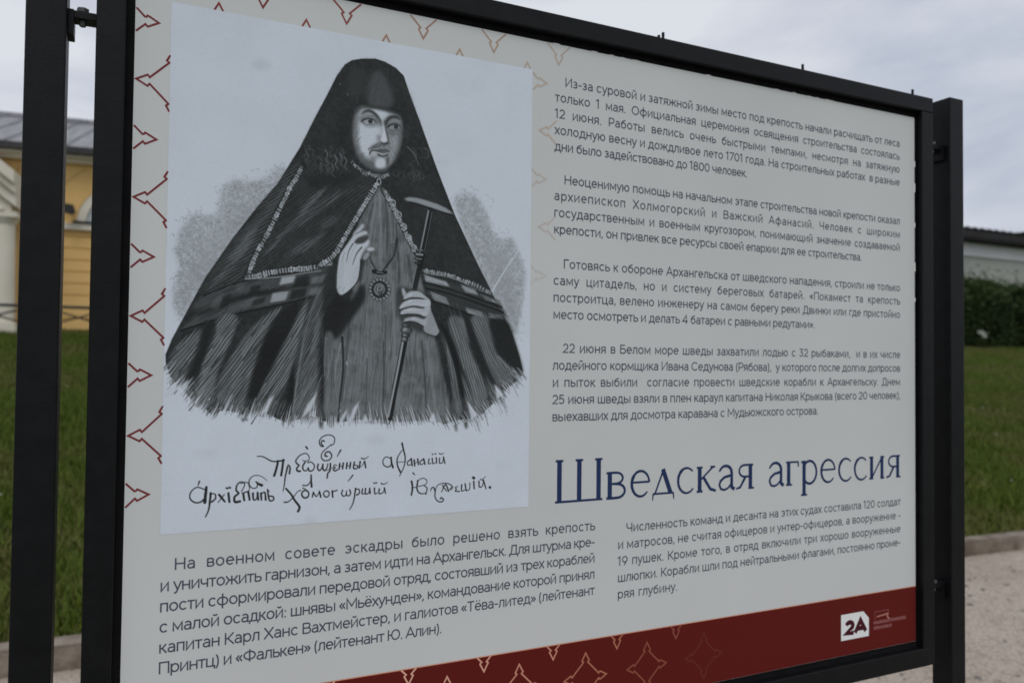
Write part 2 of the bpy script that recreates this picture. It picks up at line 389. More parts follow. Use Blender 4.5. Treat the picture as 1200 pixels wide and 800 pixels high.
# lamp on the wall
L0 = at_depth(82, 246, BY - .25)
lamp = empty('wall_lamp', (L0[0], BY, L0[2]), 'small black floodlight on the ochre wall beside the arched window', 'lamp')
mb = MB(); mb.box(L0[0] - .03, L0[0] + .03, BY - .30, BY - .01, L0[2] + .02, L0[2] + .06); mb.build('arm', M_DARKM, lamp)
mb = MB(); mb.prism([(L0[0] - .16, L0[2] + .12), (L0[0] + .08, L0[2] + .09), (L0[0] + .13, L0[2] - .06), (L0[0] + .05, L0[2] - .12), (L0[0] - .16, L0[2] - .07)], BY - .48, BY - .27); mb.build('lamp_head', M_DARKM, lamp)
# railing in front of the building
FY = 17.6
rail = empty('iron_railing', (-3, FY, 1.85), 'thin dark iron railing with crossed bars in front of the yellow building', 'railing')
z_t = at_depth(85, 360, FY)[2]; z_m = at_depth(85, 365.5, FY)[2]; z_b = at_depth(85, 378, FY)[2]
mb = MB(); mb.tube((-12, FY, z_t), (6, FY, z_t), .032, n=8); mb.build('top_rail', M_DARKM, rail)
mb = MB(); pxs = at_depth(92, 370, FY)[0]; wv = (at_depth(104, 370, FY)[0] - at_depth(74, 370, FY)[0]); 
for i in range(-20, 14):
    xc = pxs + i * wv * 1.55
    if not (-11.5 < xc < 5.5): continue
    mb.tube((xc - wv * .75, FY, z_m), (xc + wv * .75, FY, z_b), .019, n=6); mb.tube((xc - wv * .75, FY + .012, z_b), (xc + wv * .75, FY + .012, z_m), .019, n=6)
mb.build('crossed_bars', M_DARKM, rail)
for i in range(-20, 14):
    xc = pxs + (i + .5) * wv * 1.55
    if -11.5 < xc < 5.5 and i % 3 == 0:
        mb = MB(); mb.box(xc - .02, xc + .02, FY - .02, FY + .02, lawn_z(np.array(xc), np.array(FY)) - .1, z_t); mb.build('rail_post', M_DARKM, rail)

# ------------------------------------------------------------------ far building and hedge at the right
RY = 27.0
def rz_(x, y): return at_depth(x, y, RY)[2]
rx0 = at_depth(1090, 300, RY)[0]; rx1 = at_depth(1330, 300, RY)[0]
far = empty('long_white_building', (rx0, RY, 2.2), 'long low white building with dark tiled roof behind the hedge on the right', 'building')
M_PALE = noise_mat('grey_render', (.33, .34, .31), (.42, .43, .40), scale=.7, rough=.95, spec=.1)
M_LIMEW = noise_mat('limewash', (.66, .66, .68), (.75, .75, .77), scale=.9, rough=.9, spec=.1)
M_TILE = noise_mat('dark_tiles', (.014, .014, .014), (.032, .031, .030), scale=5, rough=1, spec=.03, bump=.6, bscale=9)
zr0, zr1, zw = rz_(1135, 267), rz_(1135, 284), rz_(1135, 300)
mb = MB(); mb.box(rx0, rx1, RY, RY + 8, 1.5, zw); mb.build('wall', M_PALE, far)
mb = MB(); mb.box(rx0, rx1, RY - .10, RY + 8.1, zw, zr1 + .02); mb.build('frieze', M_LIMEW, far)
mb = MB(); rh = zr0 - zr1
mb.add([(rx0 - .3, RY - .7, zr1 - .02), (rx1, RY - .7, zr1 - .02), (rx1, RY - .7, zr1 + .16), (rx0 - .3, RY - .7, zr1 + .16), (rx0 - .3, RY + .4, zr0 + .04), (rx1, RY + .4, zr0 + .04), (rx0 - .3, RY + 8, zr1), (rx1, RY + 8, zr1)],
       [(0, 1, 2, 3), (3, 2, 5, 4), (4, 5, 7, 6), (0, 6, 7, 1)])
rr = mb.build('roof', M_TILE, far)
mb = MB(); x = rx0 - .3
while x < rx1: mb.tube((x + .1, RY + .4, zr0 + .06), (x + .42, RY + .4, zr0 + .06), .15, .10, n=8); x += .62
mb.build('ridge_tiles', M_TILE, rr)
chx = at_depth(1201, 280, RY + 1)[0]
mb = MB(); mb.box(chx - .25, chx + 1.2, RY + .6, RY + 2.0, zr0 - .3, zr0 + .42); mb.build('roof_vent', M_TILE, rr)

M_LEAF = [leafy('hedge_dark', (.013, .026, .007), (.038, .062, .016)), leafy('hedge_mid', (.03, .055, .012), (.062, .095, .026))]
HY = 20.0
hx0, hx1 = at_depth(1100, 400, HY)[0], at_depth(1290, 400, HY)[0]
hb = at_depth(1165, 418, HY)[2]; ht = at_depth(1165, 329, HY)[2]
hedge = empty('hedge', ((hx0 + hx1) / 2, HY, hb), 'tall dark green clipped hedge along the top of the lawn on the right', 'hedge')
n = 52000
x = RNG.uniform(hx0, hx1, n); s = RNG.uniform(0, 1, n) ** .8; dp = RNG.uniform(0, 1, n)
topv = ht + .55 * (fbm(x * .8, x * 0 + 3, 3, 9) - .5) - .25
z = hb - .3 + s * (topv - hb + .3)
y = HY + .55 * (fbm(x * .7, z * .7, 3, 31) - .45) * 2 + dp ** 2 * 2.0 + np.clip((s - .8) * 3, 0, 1) * .5
nsp = 9000; xs = RNG.uniform(hx0, hx1, nsp); zs = ht + .55 * (fbm(xs * .8, xs * 0 + 3, 3, 9) - .5) - .25 + RNG.exponential(.11, nsp) * (.4 + 1.4 * vnoise(xs * 3.1, xs * 0, 17)); ys = HY + RNG.uniform(.2, 1.4, nsp)
P = np.concatenate([np.stack([x, y, z], -1), np.stack([xs, ys, zs], -1)]); n = len(P)
a = RNG.normal(size=(n, 3)); a /= np.linalg.norm(a, axis=1)[:, None]; b = np.cross(a, RNG.normal(size=(n, 3))); b /= np.linalg.norm(b, axis=1)[:, None]
L = RNG.uniform(.04, .09, n)[:, None]
V = np.stack([P - a * L, P + b * L * .5, P + a * L, P - b * L * .5], 1).reshape(-1, 3)
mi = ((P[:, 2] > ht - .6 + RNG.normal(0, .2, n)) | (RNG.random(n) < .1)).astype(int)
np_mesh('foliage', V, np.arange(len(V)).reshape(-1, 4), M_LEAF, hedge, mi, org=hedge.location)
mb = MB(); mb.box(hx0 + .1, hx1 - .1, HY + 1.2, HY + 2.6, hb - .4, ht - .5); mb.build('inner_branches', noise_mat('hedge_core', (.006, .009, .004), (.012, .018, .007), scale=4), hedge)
mb = MB(); c = at_depth(1153, 393, HY - .5)
fl = empty('white_bloom', (float(c[0]), float(c[1]), float(c[2]) - .35), 'single clump of white blossom in front of the dark hedge', 'flowers')
for i in range(13):
    p = Vector((c[0] + random.gauss(0, .09), c[1] + random.gauss(0, .05), c[2] + random.gauss(0, .08)))
    a = Vector((random.gauss(0, 1), random.gauss(0, .5), random.gauss(0, 1))).normalized() * .075; b3 = a.cross(Vector((random.random(), 1, random.random()))).normalized() * .06
    mb.add([p - a, p + b3, p + a, p - b3], [(0, 1, 2, 3)])
mb.build('petals', M_WHITE, fl)
mb = MB(); mb.tube((c[0], c[1], c[2] - .9), (c[0], c[1], c[2]), .015, .008, 6); mb.build('stem', M_LEAF[1], fl)

# ================================================================== THE SIGN
SW, SH, BAND = 1.6, 1.178, 1.0561           # printed sheet (m), top of the red footer
sign = empty('information_sign', (0.8, 0.02, 0), 'black framed information board with a robed figure engraving and blocks of Russian text', 'sign')
D0 = -0.0128                                 # front of the frame, in front of the sheet
def Z(v): return ZT - v
for nm, (xa, xb, va, vb_) in (('frame_rail', (-.048, 1.647, -.048, -.0135)), ('frame_rail', (-.048, 1.647, 1.1925, 1.2327)),
                              ('frame_rail', (-.048, -.0115, -.0135, 1.1925)), ('frame_rail', (1.609, 1.647, -.0135, 1.1925))):
    mb = MB(); mb.box(xa, xb, D0, .034, Z(vb_), Z(va), .0022); mb.build(nm, M_BLACK, sign)
mb = MB(); mb.box(-.0117, 1.6092, .0042, .030, Z(1.1927), Z(-.0137)); mb.build('back_plate', M_BLACK2, sign)
POSTS = ((-.131, -.083), (1.704, 1.752))
for xa, xb in POSTS:
    mb = MB(); mb.box(xa, xb, D0, D0 + .05, -.25, Z(-.0608), .0025); p = mb.build('post', M_BLACK, sign)
    mb = MB(); mb.box(xa - .03, xb + .03, D0 - .03, D0 + .08, -.02, .008, .002); mb.build('base_plate', M_BLACK, p)
# brackets with bolts between frame and posts
def bracket(xa, xb, v, pl):
    mb = MB(); mb.box(xa, xb, .004, .030, Z(v + .0055), Z(v - .0055), .0012); mb.box(pl - .004, pl + .004, .002, .032, Z(v + .030), Z(v - .006), .001)
    b = mb.build('bracket', M_BLACK, sign)
    mb = MB(); xm = (xa + xb) / 2; mb.tube((xm, .012, Z(v + .013)), (xm, .012, Z(v - .012)), .0042, n=8); mb.tube((xm, .012, Z(v - .006)), (xm, .012, Z(v - .0115)), .0078, n=6)
    mb.build('bolt', M_STEEL, b)
vl = uv(104, 18)[1]
for v in (.055, 1.065):
    bracket(-.0835, -.0475, vl if v < .5 else v, -.0835 + .004); bracket(1.6465, 1.7045, v, 1.7)
# studs on the top rail
for x, y in ((775, 40), (780, 40), (944, 81), (1073, 111)):
    u0 = uv(x, y)[0]; h = .020 if x != 775 else .013
    mb = MB(); mb.tube((u0, .008, Z(-.047)), (u0, .008, Z(-.048 - h)), .0028, n=8); mb.build('stud', M_BLACK, sign)

mb = MB(); mb.box(0, SW, 0, .0042, Z(SH), Z(0)); sheet = mb.build('printed_panel', M_SHEET, sign)
# worn white nicks where the print has chipped along the sheet's edge
mb = MB()
rc = random.Random(3)
for k in range(13):
    u0 = rc.choice((rc.uniform(.70, .90), rc.uniform(.95, 1.2), rc.uniform(1.25, 1.5), rc.uniform(.35, 1.58))); w = rc.uniform(.003, .016)
    mb.box(u0, u0 + w, -.0003 - k * 2e-6, .0006, Z(.0002), Z(-rc.uniform(.0005, .0012)))
for v0, w in ((.10, .012), (.15, .02), (.24, .01), (.33, .02), (.41, .008)): mb.box(1.5995, 1.6022, -.0003, .0006, Z(v0 + w), Z(v0))
for v0, w in ((1.02, .01), (1.05, .006), (1.075, .012), (1.10, .008)): mb.box(-.0018, .0004, -.0003, .0006, Z(v0 + w), Z(v0))
mb.build('chipped_edge', M_CHIP, sheet)

# ------------------------------------------------------------------ flat print: ribbons and fills on the sheet
def arc(cx, cy, rx, ry, a0, a1, n=None):
    n = n or max(4, int(abs(a1 - a0) / 20))
    return [(cx + rx * math.cos(math.radians(a0 + (a1 - a0) * i / n)), cy + ry * math.sin(math.radians(a0 + (a1 - a0) * i / n))) for i in range(n + 1)]
class Print(MB):
    """flat shapes on the sheet, (u, v) with v down; every stroke lies a hair above the one before"""
    def __init__(s, lift=.0003): super().__init__(); s.l = lift; s.l0 = lift
    def ribbon(s, pts, w, w1=None):
        P = [Vector(p) for p in pts]
        P = [p for i, p in enumerate(P) if i == 0 or (p - P[i - 1]).length > 1e-7]
        if len(P) < 2: return
        closed = (P[0] - P[-1]).length < 1e-6
        n = len(P); vs = []
        for i in range(n):
            a = P[i] - P[i - 1] if i else (P[0] - P[-2] if closed else P[1] - P[0])
            b = P[i + 1] - P[i] if i < n - 1 else (P[1] - P[0] if closed else a)
            a, b = a.normalized(), b.normalized(); na, nb = Vector((-a.y, a.x)), Vector((-b.y, b.x)); m = na + nb
            if m.length < .2: m = na.copy(); k = 1
            else: m.normalize(); k = min(1 / max(m.dot(na), .3), 2.2)
            t = i / (n - 1); ww = (w if w1 is None else w + (w1 - w) * t) * .5 * k
            for sg in (1, -1): q = P[i] + m * ww * sg; vs.append((q.x, -s.l, Z(q.y)))
        s.add(vs, [(2 * i, 2 * i + 1, 2 * i + 3, 2 * i + 2) for i in range(n - 1)]); s.l += 2.0e-6
        if s.l > s.l0 + 24e-6: s.l = s.l0
    def fill(s, pts): s.add([(u, -s.l, Z(v)) for u, v in pts], [tuple(range(len(pts)))]); s.l += 2.0e-6

# a monoline sans alphabet, drawn as strokes (em = 1, y up)
X0, X1, CT = .042, .498, .668
def ring(cx, cy=.27, rx=.205, ry=.228): return arc(cx, cy, rx, ry, 0, 360, 22)
def bowl(x0, x1, y0, y1):
    r = (y1 - y0) / 2; return [(x0, y1), (x1 - r, y1)] + arc(x1 - r, (y0 + y1) / 2, r, r, 90, -90, 8)[1:-1] + [(x1 - r, y0), (x0, y0)]
G = {}
def g(ch, adv, *st): G[ch] = (adv, st)
g(' ', .26)
g('а', .53, [(.43, 0), (.43, .34)] + arc(.265, .345, .165, .153, 0, 150, 8), [(.43, .295), (.23, .292)] + arc(.22, .167, .135, .125, 90, 270, 8) + [(.27, .042), (.36, .08), (.43, .17)])
g('б', .58, ring(.29, .245, .2, .205), [(.09, .245), (.10, .40), (.16, .53), (.27, .60), (.42, .64), (.46, .69)])
g('в', .52, bowl(.1, .42, .272, X1), bowl(.1, .45, X0, .272), [(.1, .02), (.1, .52)])
g('г', .40, [(.1, 0), (.1, X1), (.38, X1)])
g('д', .60, [(.05, -.13), (.05, X0), (.55, X0), (.55, -.13)], [(.14, .06), (.19, .22), (.20, X1), (.46, X1), (.46, .06)])
E_ = [(.09, .275), (.49, .275)] + arc(.29, .27, .2, .228, 8, 318, 18)
g('е', .57, E_); g('ё', .57, E_, [(.18, .64), (.18, .72)], [(.40, .64), (.40, .72)])
g('ж', .80, [(.40, 0), (.40, .54)], [(.06, .53), (.25, .285), (.55, .285), (.74, .53)], [(.04, .0), (.25, .285)], [(.76, 0), (.55, .285)])
g('з', .47, arc(.215, .385, .15, .113, 150, -90, 9) + [(.15, .272)], [(.2, .272)] + arc(.215, .157, .165, .115, 90, -155, 9))
g('и', .57, [(.1, .54), (.1, .03), (.47, .51), (.47, 0)]); g('й', .57, [(.1, .54), (.1, .03), (.47, .51), (.47, 0)], arc(.285, .73, .1, .075, 180, 360, 8))
g('к', .50, [(.1, 0), (.1, .54)], [(.43, .53), (.22, .285), (.1, .285)], [(.22, .285), (.46, 0)])
g('л', .54, [(.03, .042), (.10, .055), (.14, .12), (.17, X1), (.44, X1), (.44, 0)])
g('м', .68, [(.1, 0), (.1, .51), (.34, .12), (.58, .51), (.58, 0)])
g('н', .57, [(.1, 0), (.1, .54)], [(.47, 0), (.47, .54)], [(.1, .275), (.47, .275)])
g('о', .58, ring(.29)); g('п', .55, [(.1, 0), (.1, X1), (.45, X1), (.45, 0)])
g('р', .58, [(.1, -.18), (.1, .54)], ring(.30, .27, .2)); g('с', .53, arc(.29, .27, .2, .228, 42, 318, 16))
g('т', .46, [(.02, X1), (.44, X1)], [(.23, X1), (.23, 0)])
g('у', .49, [(.04, .54), (.255, .04)], [(.455, .54), (.23, -.02), (.19, -.11), (.13, -.148), (.06, -.14)])
g('ф', .76, [(.38, -.18), (.38, .72)], ring(.38, .27, .29)); g('х', .48, [(.04, .54), (.44, 0)], [(.44, .54), (.04, 0)])
g('ц', .60, [(.1, .54), (.1, X0), (.55, X0), (.55, -.13)], [(.45, .54), (.45, X0)])
g('ч', .54, [(.08, .54), (.08, .36), (.11, .26), (.19, .21), (.44, .235)], [(.44, 0), (.44, .54)])
g('ш', .78, [(.1, .54), (.1, X0), (.68, X0), (.68, .54)], [(.39, .54), (.39, X0)]); g('щ', .84, [(.1, .54), (.1, X0), (.78, X0), (.78, -.13)], [(.39, .54), (.39, X0)], [(.68, .54), (.68, X0)])
g('ъ', .58, [(.02, X1), (.15, X1)], bowl(.15, .5, X0, .31), [(.15, .02), (.15, .54)])
g('ы', .72, bowl(.1, .44, X0, .31), [(.1, .02), (.1, .54)], [(.62, 0), (.62, .54)]); g('ь', .50, bowl(.1, .45, X0, .31), [(.1, .02), (.1, .54)])
g('э', .53, arc(.24, .27, .2, .228, 138, -138, 16), [(.2, .27), (.44, .27)])
g('ю', .78, [(.1, 0), (.1, .54)], [(.1, .27), (.29, .27)], ring(.48, .27, .195)); g('я', .52, [(.42, 0), (.42, .52)], [(.42, X1), (.21, X1)] + arc(.21, .372, .125, .126, 90, 270, 8) + [(.42, .246)], [(.22, .246), (.05, 0)])
g('А', .68, [(.03, 0), (.34, .69), (.65, 0)], [(.14, .22), (.54, .22)]); g('Б', .62, [(.52, CT), (.1, CT), (.1, .02)], bowl(.1, .56, X0, .40))
g('В', .63, bowl(.1, .52, .37, CT), bowl(.1, .56, X0, .37), [(.1, .02), (.1, .69)]); g('Г', .52, [(.1, 0), (.1, CT), (.5, CT)])
g('Д', .74, [(.05, -.14), (.05, X0), (.69, X0), (.69, -.14)], [(.15, .06), (.23, .3), (.25, CT), (.58, CT), (.58, .06)])
g('И', .70, [(.1, .71), (.1, .03), (.6, .68), (.6, 0)]); g('К', .62, [(.1, 0), (.1, .71)], [(.56, .70), (.24, .36), (.1, .36)], [(.24, .36), (.59, 0)])
g('М', .82, [(.1, 0), (.1, .68), (.41, .2), (.72, .68), (.72, 0)]); g('Н', .70, [(.1, 0), (.1, .71)], [(.6, 0), (.6, .71)], [(.1, .365), (.6, .365)])
g('О', .78, ring(.39, .355, .31, .315)); g('П', .69, [(.1, 0), (.1, CT), (.59, CT), (.59, 0)]); g('Р', .60, bowl(.1, .54, .28, CT), [(.1, 0), (.1, .69)])
g('С', .71, arc(.39, .355, .31, .315, 45, 315, 18)); g('Т', .60, [(.03, CT), (.57, CT)], [(.3, CT), (.3, 0)]); g('Ф', .84, [(.42, -.02), (.42, .73)], ring(.42, .365, .33, .24))
g('Х', .64, [(.05, .71), (.59, 0)], [(.59, .71), (.05, 0)]); g('Ч', .64, [(.08, .71), (.08, .46), (.12, .34), (.22, .28), (.54, .31)], [(.54, 0), (.54, .71)])
g('Ю', .96, [(.1, 0), (.1, .71)], [(.1, .36), (.33, .36)], ring(.60, .355, .27, .315))
g('0', .62, ring(.31, .355, .22, .315)); g('1', .38, [(.03, .58), (.22, .69), (.22, 0)]); g('2', .56, arc(.275, .47, .19, .20, 165, -35, 10) + [(.07, X0), (.51, X0)])
g('3', .57, [(.08, CT), (.45, CT), (.25, .41)] + arc(.265, .23, .205, .19, 85, -150, 10)); g('4', .60, [(.42, 0), (.42, .70), (.05, .19), (.56, .19)])
g('5', .57, [(.47, CT), (.14, CT), (.11, .38)] + arc(.265, .24, .21, .2, 130, -150, 11)); g('6', .60, ring(.30, .245, .215, .205), [(.11, .33), (.36, .70)])
g('7', .54, [(.04, CT), (.49, CT), (.17, 0)]); g('8', .60, ring(.3, .52, .17, .15), ring(.3, .205, .215, .165)); g('9', .60, ring(.30, .455, .215, .215), [(.49, .37), (.24, 0)])
g('.', .22, [(.11, 0), (.11, .09)]); g(',', .22, [(.13, .09), (.07, -.09)]); g('-', .38, [(.05, .27), (.33, .27)]); g(':', .24, [(.12, 0), (.12, .09)], [(.12, .36), (.12, .45)])
g('(', .30, arc(.32, .28, .22, .47, 120, 240, 8)); g(')', .30, arc(-.02, .28, .22, .47, 60, -60, 8))
g('«', .48, [(.22, .45), (.07, .27), (.22, .09)], [(.40, .45), (.25, .27), (.40, .09)]); g('»', .48, [(.08, .45), (.23, .27), (.08, .09)], [(.26, .45), (.41, .27), (.26, .09)])

def set_line(pr, txt, u0, u1, v, size, wt=.086, color=None):
    """one line of type between u0 and u1 on baseline v (u1 None: natural width)"""
    adv = lambda c: G[c][0] * size
    nat = sum(adv(c) for c in txt); sp = txt.count(' '); ls = 0; ws = 0
    if u1 is not None:
        ex = (u1 - u0) - nat
        if ex > 0:
            ws = min(ex / max(sp, 1), .30 * size); ls = (ex - ws * sp) / max(len(txt) - 1, 1)
        else: ls = ex / max(len(txt) - 1, 1)
    x = u0
    for c in txt:
        for st in G[c][1]: pr.ribbon([(x + p[0] * size, v - p[1] * size) for p in st], wt * size)
        x += adv(c) + ls + (ws if c == ' ' else 0)
    return x

TXT = ink(64, 68, 80)
def paragraph(name, lines, size, cl, cr, wt=.086):
    """lines: (text, baseline left px, baseline right px or None, indented)"""
    pr = Print(); pr.cur = TXT
    for txt, a, b, ind in lines:
        ua, va = uv(*a); full = b is not None
        v = va if not full else (va + uv(*b)[1]) / 2
        set_line(pr, txt, cl + (ind if ind else 0), cr if full else None, v, size, wt)
    return pr.build(name, M_PRINT, sheet)
# right hand column
CL = sum(uv(*p)[0] for p in ((650, 119), (649, 234), (648, 332), (647, 470))) / 4
CR = sum(uv(*p)[0] for p in ((1054, 188), (1055, 262), (1055, 350), (1055, 440))) / 4
S1 = .0232
def col(rows, ys, yr, last=True):
    out = []
    for i, (t, y) in enumerate(zip(rows, ys)):
        lastl = last and i == len(rows) - 1
        out.append((t, (650, y), None if lastl else (1054, yr[i]), .017 if i == 0 else 0))
    return out
def column(name, rows, yl, yr):
    # even leading: fit the measured baselines by a straight line
    vs = [(uv(650, a)[1] + uv(1054, b)[1]) / 2 for a, b in zip(yl, yr)]; k = np.arange(len(vs)); c = np.polyfit(k, vs, 1)
    pr = Print(); pr.cur = TXT
    for i, t in enumerate(rows):
        last = i == len(rows) - 1; v = float(c[0] * i + c[1])
        u0 = CL + (.020 if i == 0 else 0)
        if not last: set_line(pr, t, u0, CR, v, S1)
        else:
            nat = sum(G[q][0] for q in t) * S1; set_line(pr, t, u0, u0 + nat * LASTK.get(name_k[0], 1.0), v, S1)
    return pr.build(name, M_PRINT, sheet)
name_k = [0]; LASTK = {}
PAR = [
 (["Из-за суровой и затяжной зимы место под крепость начали расчищать от леса", "только 1 мая. Официальная церемония освящения строительства состоялась",
   "12 июня. Работы велись очень быстрыми темпами, несмотря на затяжную", "холодную весну и дождливое лето 1701 года. На строительных работах  в разные", "дни было задействовано до 1800 человек."],
  (99.5, 119, 137.4, 156, 175.5), (172.7, 188, 203, 218.5, 234), 876),
 (["Неоценимую помощь на начальном этапе строительства новой крепости оказал", "архиепископ Холмогорский и Важский Афанасий. Человек с широким",
   "государственным и военным кругозором, понимающий значение создаваемой", "крепости, он привлек все ресурсы своей епархии для ее строительства."],
  (214, 233.6, 252.9, 272.1), (264, 279.5, 295, 311), 1010),
 (["Готовясь к обороне Архангельска от шведского нападения, строили не только", "саму цитадель, но и систему береговых батарей. «Покамест та крепость",
   "построитца, велено инженеру на самом берегу реки Двинки или где пристойно", "место осмотреть и делать 4 батареи с равными редутами»."],
  (312.3, 332, 351.7, 371.4), (342.5, 358.5, 374, 390), 955),
 (["22 июня в Белом море шведы захватили лодью с 32 рыбаками,  и в их числе", "лодейного кормщика Ивана Седунова (Рябова),  у которого после долгих допросов",
   "и пыток выбили  согласие провести шведские корабли к Архангельску. Днем", "25 июня шведы взяли в плен караул капитана Николая Крыкова (всего 20 человек),", "выехавших для досмотра каравана с Мудьюжского острова."],
  (411.3, 431.2, 451, 471, 490.8), (421, 437, 453, 469, 485), 959)]
for i, (rows, yl, yr, xe) in enumerate(PAR):
    # width of the short last line as measured
    nat = sum(G[q][0] for q in rows[-1]) * S1; LASTK[i] = (uv(xe, (yl[-1] + yr[-1]) / 2)[0] - CL) / nat; name_k[0] = i
    column('text_block', rows, yl, yr)
# lower left block
pr = Print(); pr.cur = TXT
BL, BR = (uv(186, 683)[0] + uv(186, 777)[0]) / 2, (uv(697.5, 628)[0] + uv(697, 705)[0]) / 2
rows = ["На военном совете эскадры было решено взять крепость", "и уничтожить гарнизон, а затем идти на Архангельск. Для штурма кре-", "пости сформировали передовой отряд, состоявший из трех кораблей",
        "с малой осадкой: шнявы «Мьёхунден», командование которой принял", "капитан Карл Ханс Вахтмейстер, и галиотов «Тёва-литед» (лейтенант", "Принтц) и «Фалькен» (лейтенант Ю. Алин)."]
vs = [(uv(186, a)[1] + uv(697, b)[1]) / 2 for a, b in zip((660, 683, 706.7, 730.5, 753.5), (627.5, 647.5, 667, 686, 705))]; c5 = np.polyfit(range(5), vs, 1)
for i, t in enumerate(rows):
    v = float(c5[0] * i + c5[1]); last = i == 5
    set_line(pr, t, BL + (.018 if i == 0 else 0), uv(518, 745)[0] if last else BR, v, .0236)
pr.build('text_block', M_PRINT, sheet)
# lower right block
pr = Print(); pr.cur = TXT
QL = (uv(724, 640)[0] + uv(723, 697)[0]) / 2
rows = ["Численность команд и десанта на этих судах составила 120 солдат", "и матросов, не считая офицеров и унтер-офицеров, а вооружение -", "19 пушек. Кроме того, в отряд включили три хорошо вооруженные",
        "шлюпки. Корабли шли под нейтральными флагами, постоянно проме-", "ряя глубину."]
vs = [(uv(724, a)[1] + uv(1055, b)[1]) / 2 for a, b in zip((620.5, 640, 658.7, 678), (594, 610.5, 626, 642))]; c6 = np.polyfit(range(4), vs, 1)
for i, t in enumerate(rows):
    v = float(c6[0] * i + c6[1])
    set_line(pr, t, QL + (.018 if i == 0 else 0), uv(794, 687)[0] if i == 4 else CR, v, S1)
pr.build('text_block', M_PRINT, sheet)

# heading, serif capitals and lower case drawn with thick and thin strokes
H = {}
TK, TN = .088, .038
def h(ch, adv, *st): H[ch] = (adv, st)
def serif(x, y, w=.075): return ([(x - w, y), (x + w, y)], TN, None)
h('Ш', 1.02, ([(.12, 0), (.12, .72)], TK, None), ([(.51, 0), (.51, .72)], TK, None), ([(.90, 0), (.90, .72)], TK, None), ([(.04, .017), (.98, .017)], TN, None), serif(.12, .705), serif(.51, .705), serif(.90, .705))
h('в', .50, ([(.11, 0), (.11, .47)], TK, None), ([(.04, .455), (.24, .455)] + arc(.25, .36, .13, .095, 90, -90, 8) + [(.11, .262)], .040, None), ([(.2, .262)] + arc(.26, .138, .165, .121, 85, -90, 8) + [(.04, .017)], .046, None))
h('е', .50, ([(.07, .262), (.435, .262)] + arc(.26, .235, .19, .225, 10, 150, 8), .036, .05), (arc(.26, .235, .19, .225, 140, 320, 10), .066, .032))
h('д', .52, ([(.07, .03), (.26, .46)], .036, None), ([(.245, .47), (.42, .03)], TK, None), ([(.03, .035), (.48, .035)], .036, None), ([(.035, .04), (.02, -.08)], .036, .02), ([(.475, .04), (.49, -.08)], .036, .02))
h('с', .45, (arc(.26, .235, .195, .228, 45, 130, 7), .03, .05), (arc(.26, .235, .195, .228, 120, 320, 10), .062, .032))
h('к', .50, ([(.11, 0), (.11, .47)], TK, None), serif(.11, .455, .07), serif(.11, .015, .07), ([(.42, .455), (.14, .235)], .036, None), ([(.2, .27), (.36, .05), (.49, .012)], .06, .05), ([(.36, .458), (.47, .458)], TN, None))
h('а', .46, ([(.07, .36)] + arc(.225, .33, .145, .13, 150, 0, 8) + [(.37, .06), (.44, .012)], .04, .07), ([(.37, .28), (.2, .25), (.1, .18), (.075, .11), (.11, .035), (.19, .012), (.28, .04), (.37, .13)], .052, .036))
h('я', .48, ([(.37, 0), (.37, .47)], TK, None), serif(.39, .015, .07), ([(.44, .455), (.22, .455)] + arc(.22, .345, .125, .11, 90, 270, 8) + [(.37, .235)], .040, None), ([(.25, .235), (.12, .04), (.02, .015)], .056, .036))
h('г', .40, ([(.11, 0), (.11, .47)], TK, None), serif(.12, .015, .08), ([(.04, .455), (.36, .455), (.365, .36)], .036, None))
h('р', .52, ([(.12, -.22), (.12, .47)], TK, None), serif(.12, -.205, .08), ([(.04, .44), (.12, .455)], TN, None), ([(.12, .38)] + arc(.27, .235, .185, .225, 140, -140, 16) + [(.12, .09)], .05, .05))
h('и', .53, ([(.11, 0), (.11, .47)], TK, None), ([(.42, 0), (.42, .47)], TK, None), ([(.12, .03), (.41, .44)], .036, None), serif(.10, .455, .06), serif(.10, .015, .06), serif(.43, .455, .06), serif(.43, .015, .06))
pr = Print(); pr.cur = ink(36, 48, 78)
hu0, hv0 = uv(648, 585.5); hu1, hv1 = uv(1056, 562); hv = (hv0 + hv1) / 2
HS = (hv0 - uv(648, 536)[1]) / .72 * 1.02
txt = "Шведская агрессия"; nat = sum(H[c][0] if c != ' ' else .30 for c in txt); kx = (hu1 - hu0) / nat
x = hu0
for c in txt:
    if c == ' ': x += .30 * kx; continue
    a, st = H[c]
    for pts, w0, w1 in st: pr.ribbon([(x + p[0] * kx, hv - p[1] * HS) for p in pts], w0 * HS, None if w1 is None else w1 * HS)
    x += a * kx
pr.build('heading', M_PRINT, sheet)

# red footer with the number badge
pr = Print(.0003); pr.cur = ink(80, 29, 27)
pr.fill([(0.0004, BAND), (SW - .0004, BAND), (SW - .0004, SH - .0004), (0.0004, SH - .0004)]); pr.l = .00033; pr.cur = ink(176, 120, 98); pr.ribbon([(0.0006, BAND), (SW - .0006, BAND)], .0016)
pr.build('red_footer', M_PRINT, sheet)
pr = Print(.00042); pr.cur = ink(190, 192, 206)
bu0, bv0 = uv(985.5, 720); bu1, bv1 = uv(1018, 745); bcx = uv(1011.5, 716)[0]; bv0 = (bv0 + uv(1011, 716)[1]) / 2; bv1 = (bv1 + uv(985.5, 750)[1]) / 2
pr.fill([(bu0, bv0), (bcx, bv0), (bu1, bv0 + (bu1 - bcx) * .95), (bu1, bv1), (bu0, bv1)]); pr.cur = ink(62, 26, 34); pr.l = .00045; pr.l0 = .00045
sz = (bv1 - bv0) * .66; g2 = (bu1 - bu0) / ((G['2'][0] + G['А'][0]) * sz + .0001)
x = bu0 + (bu1 - bu0) * .13
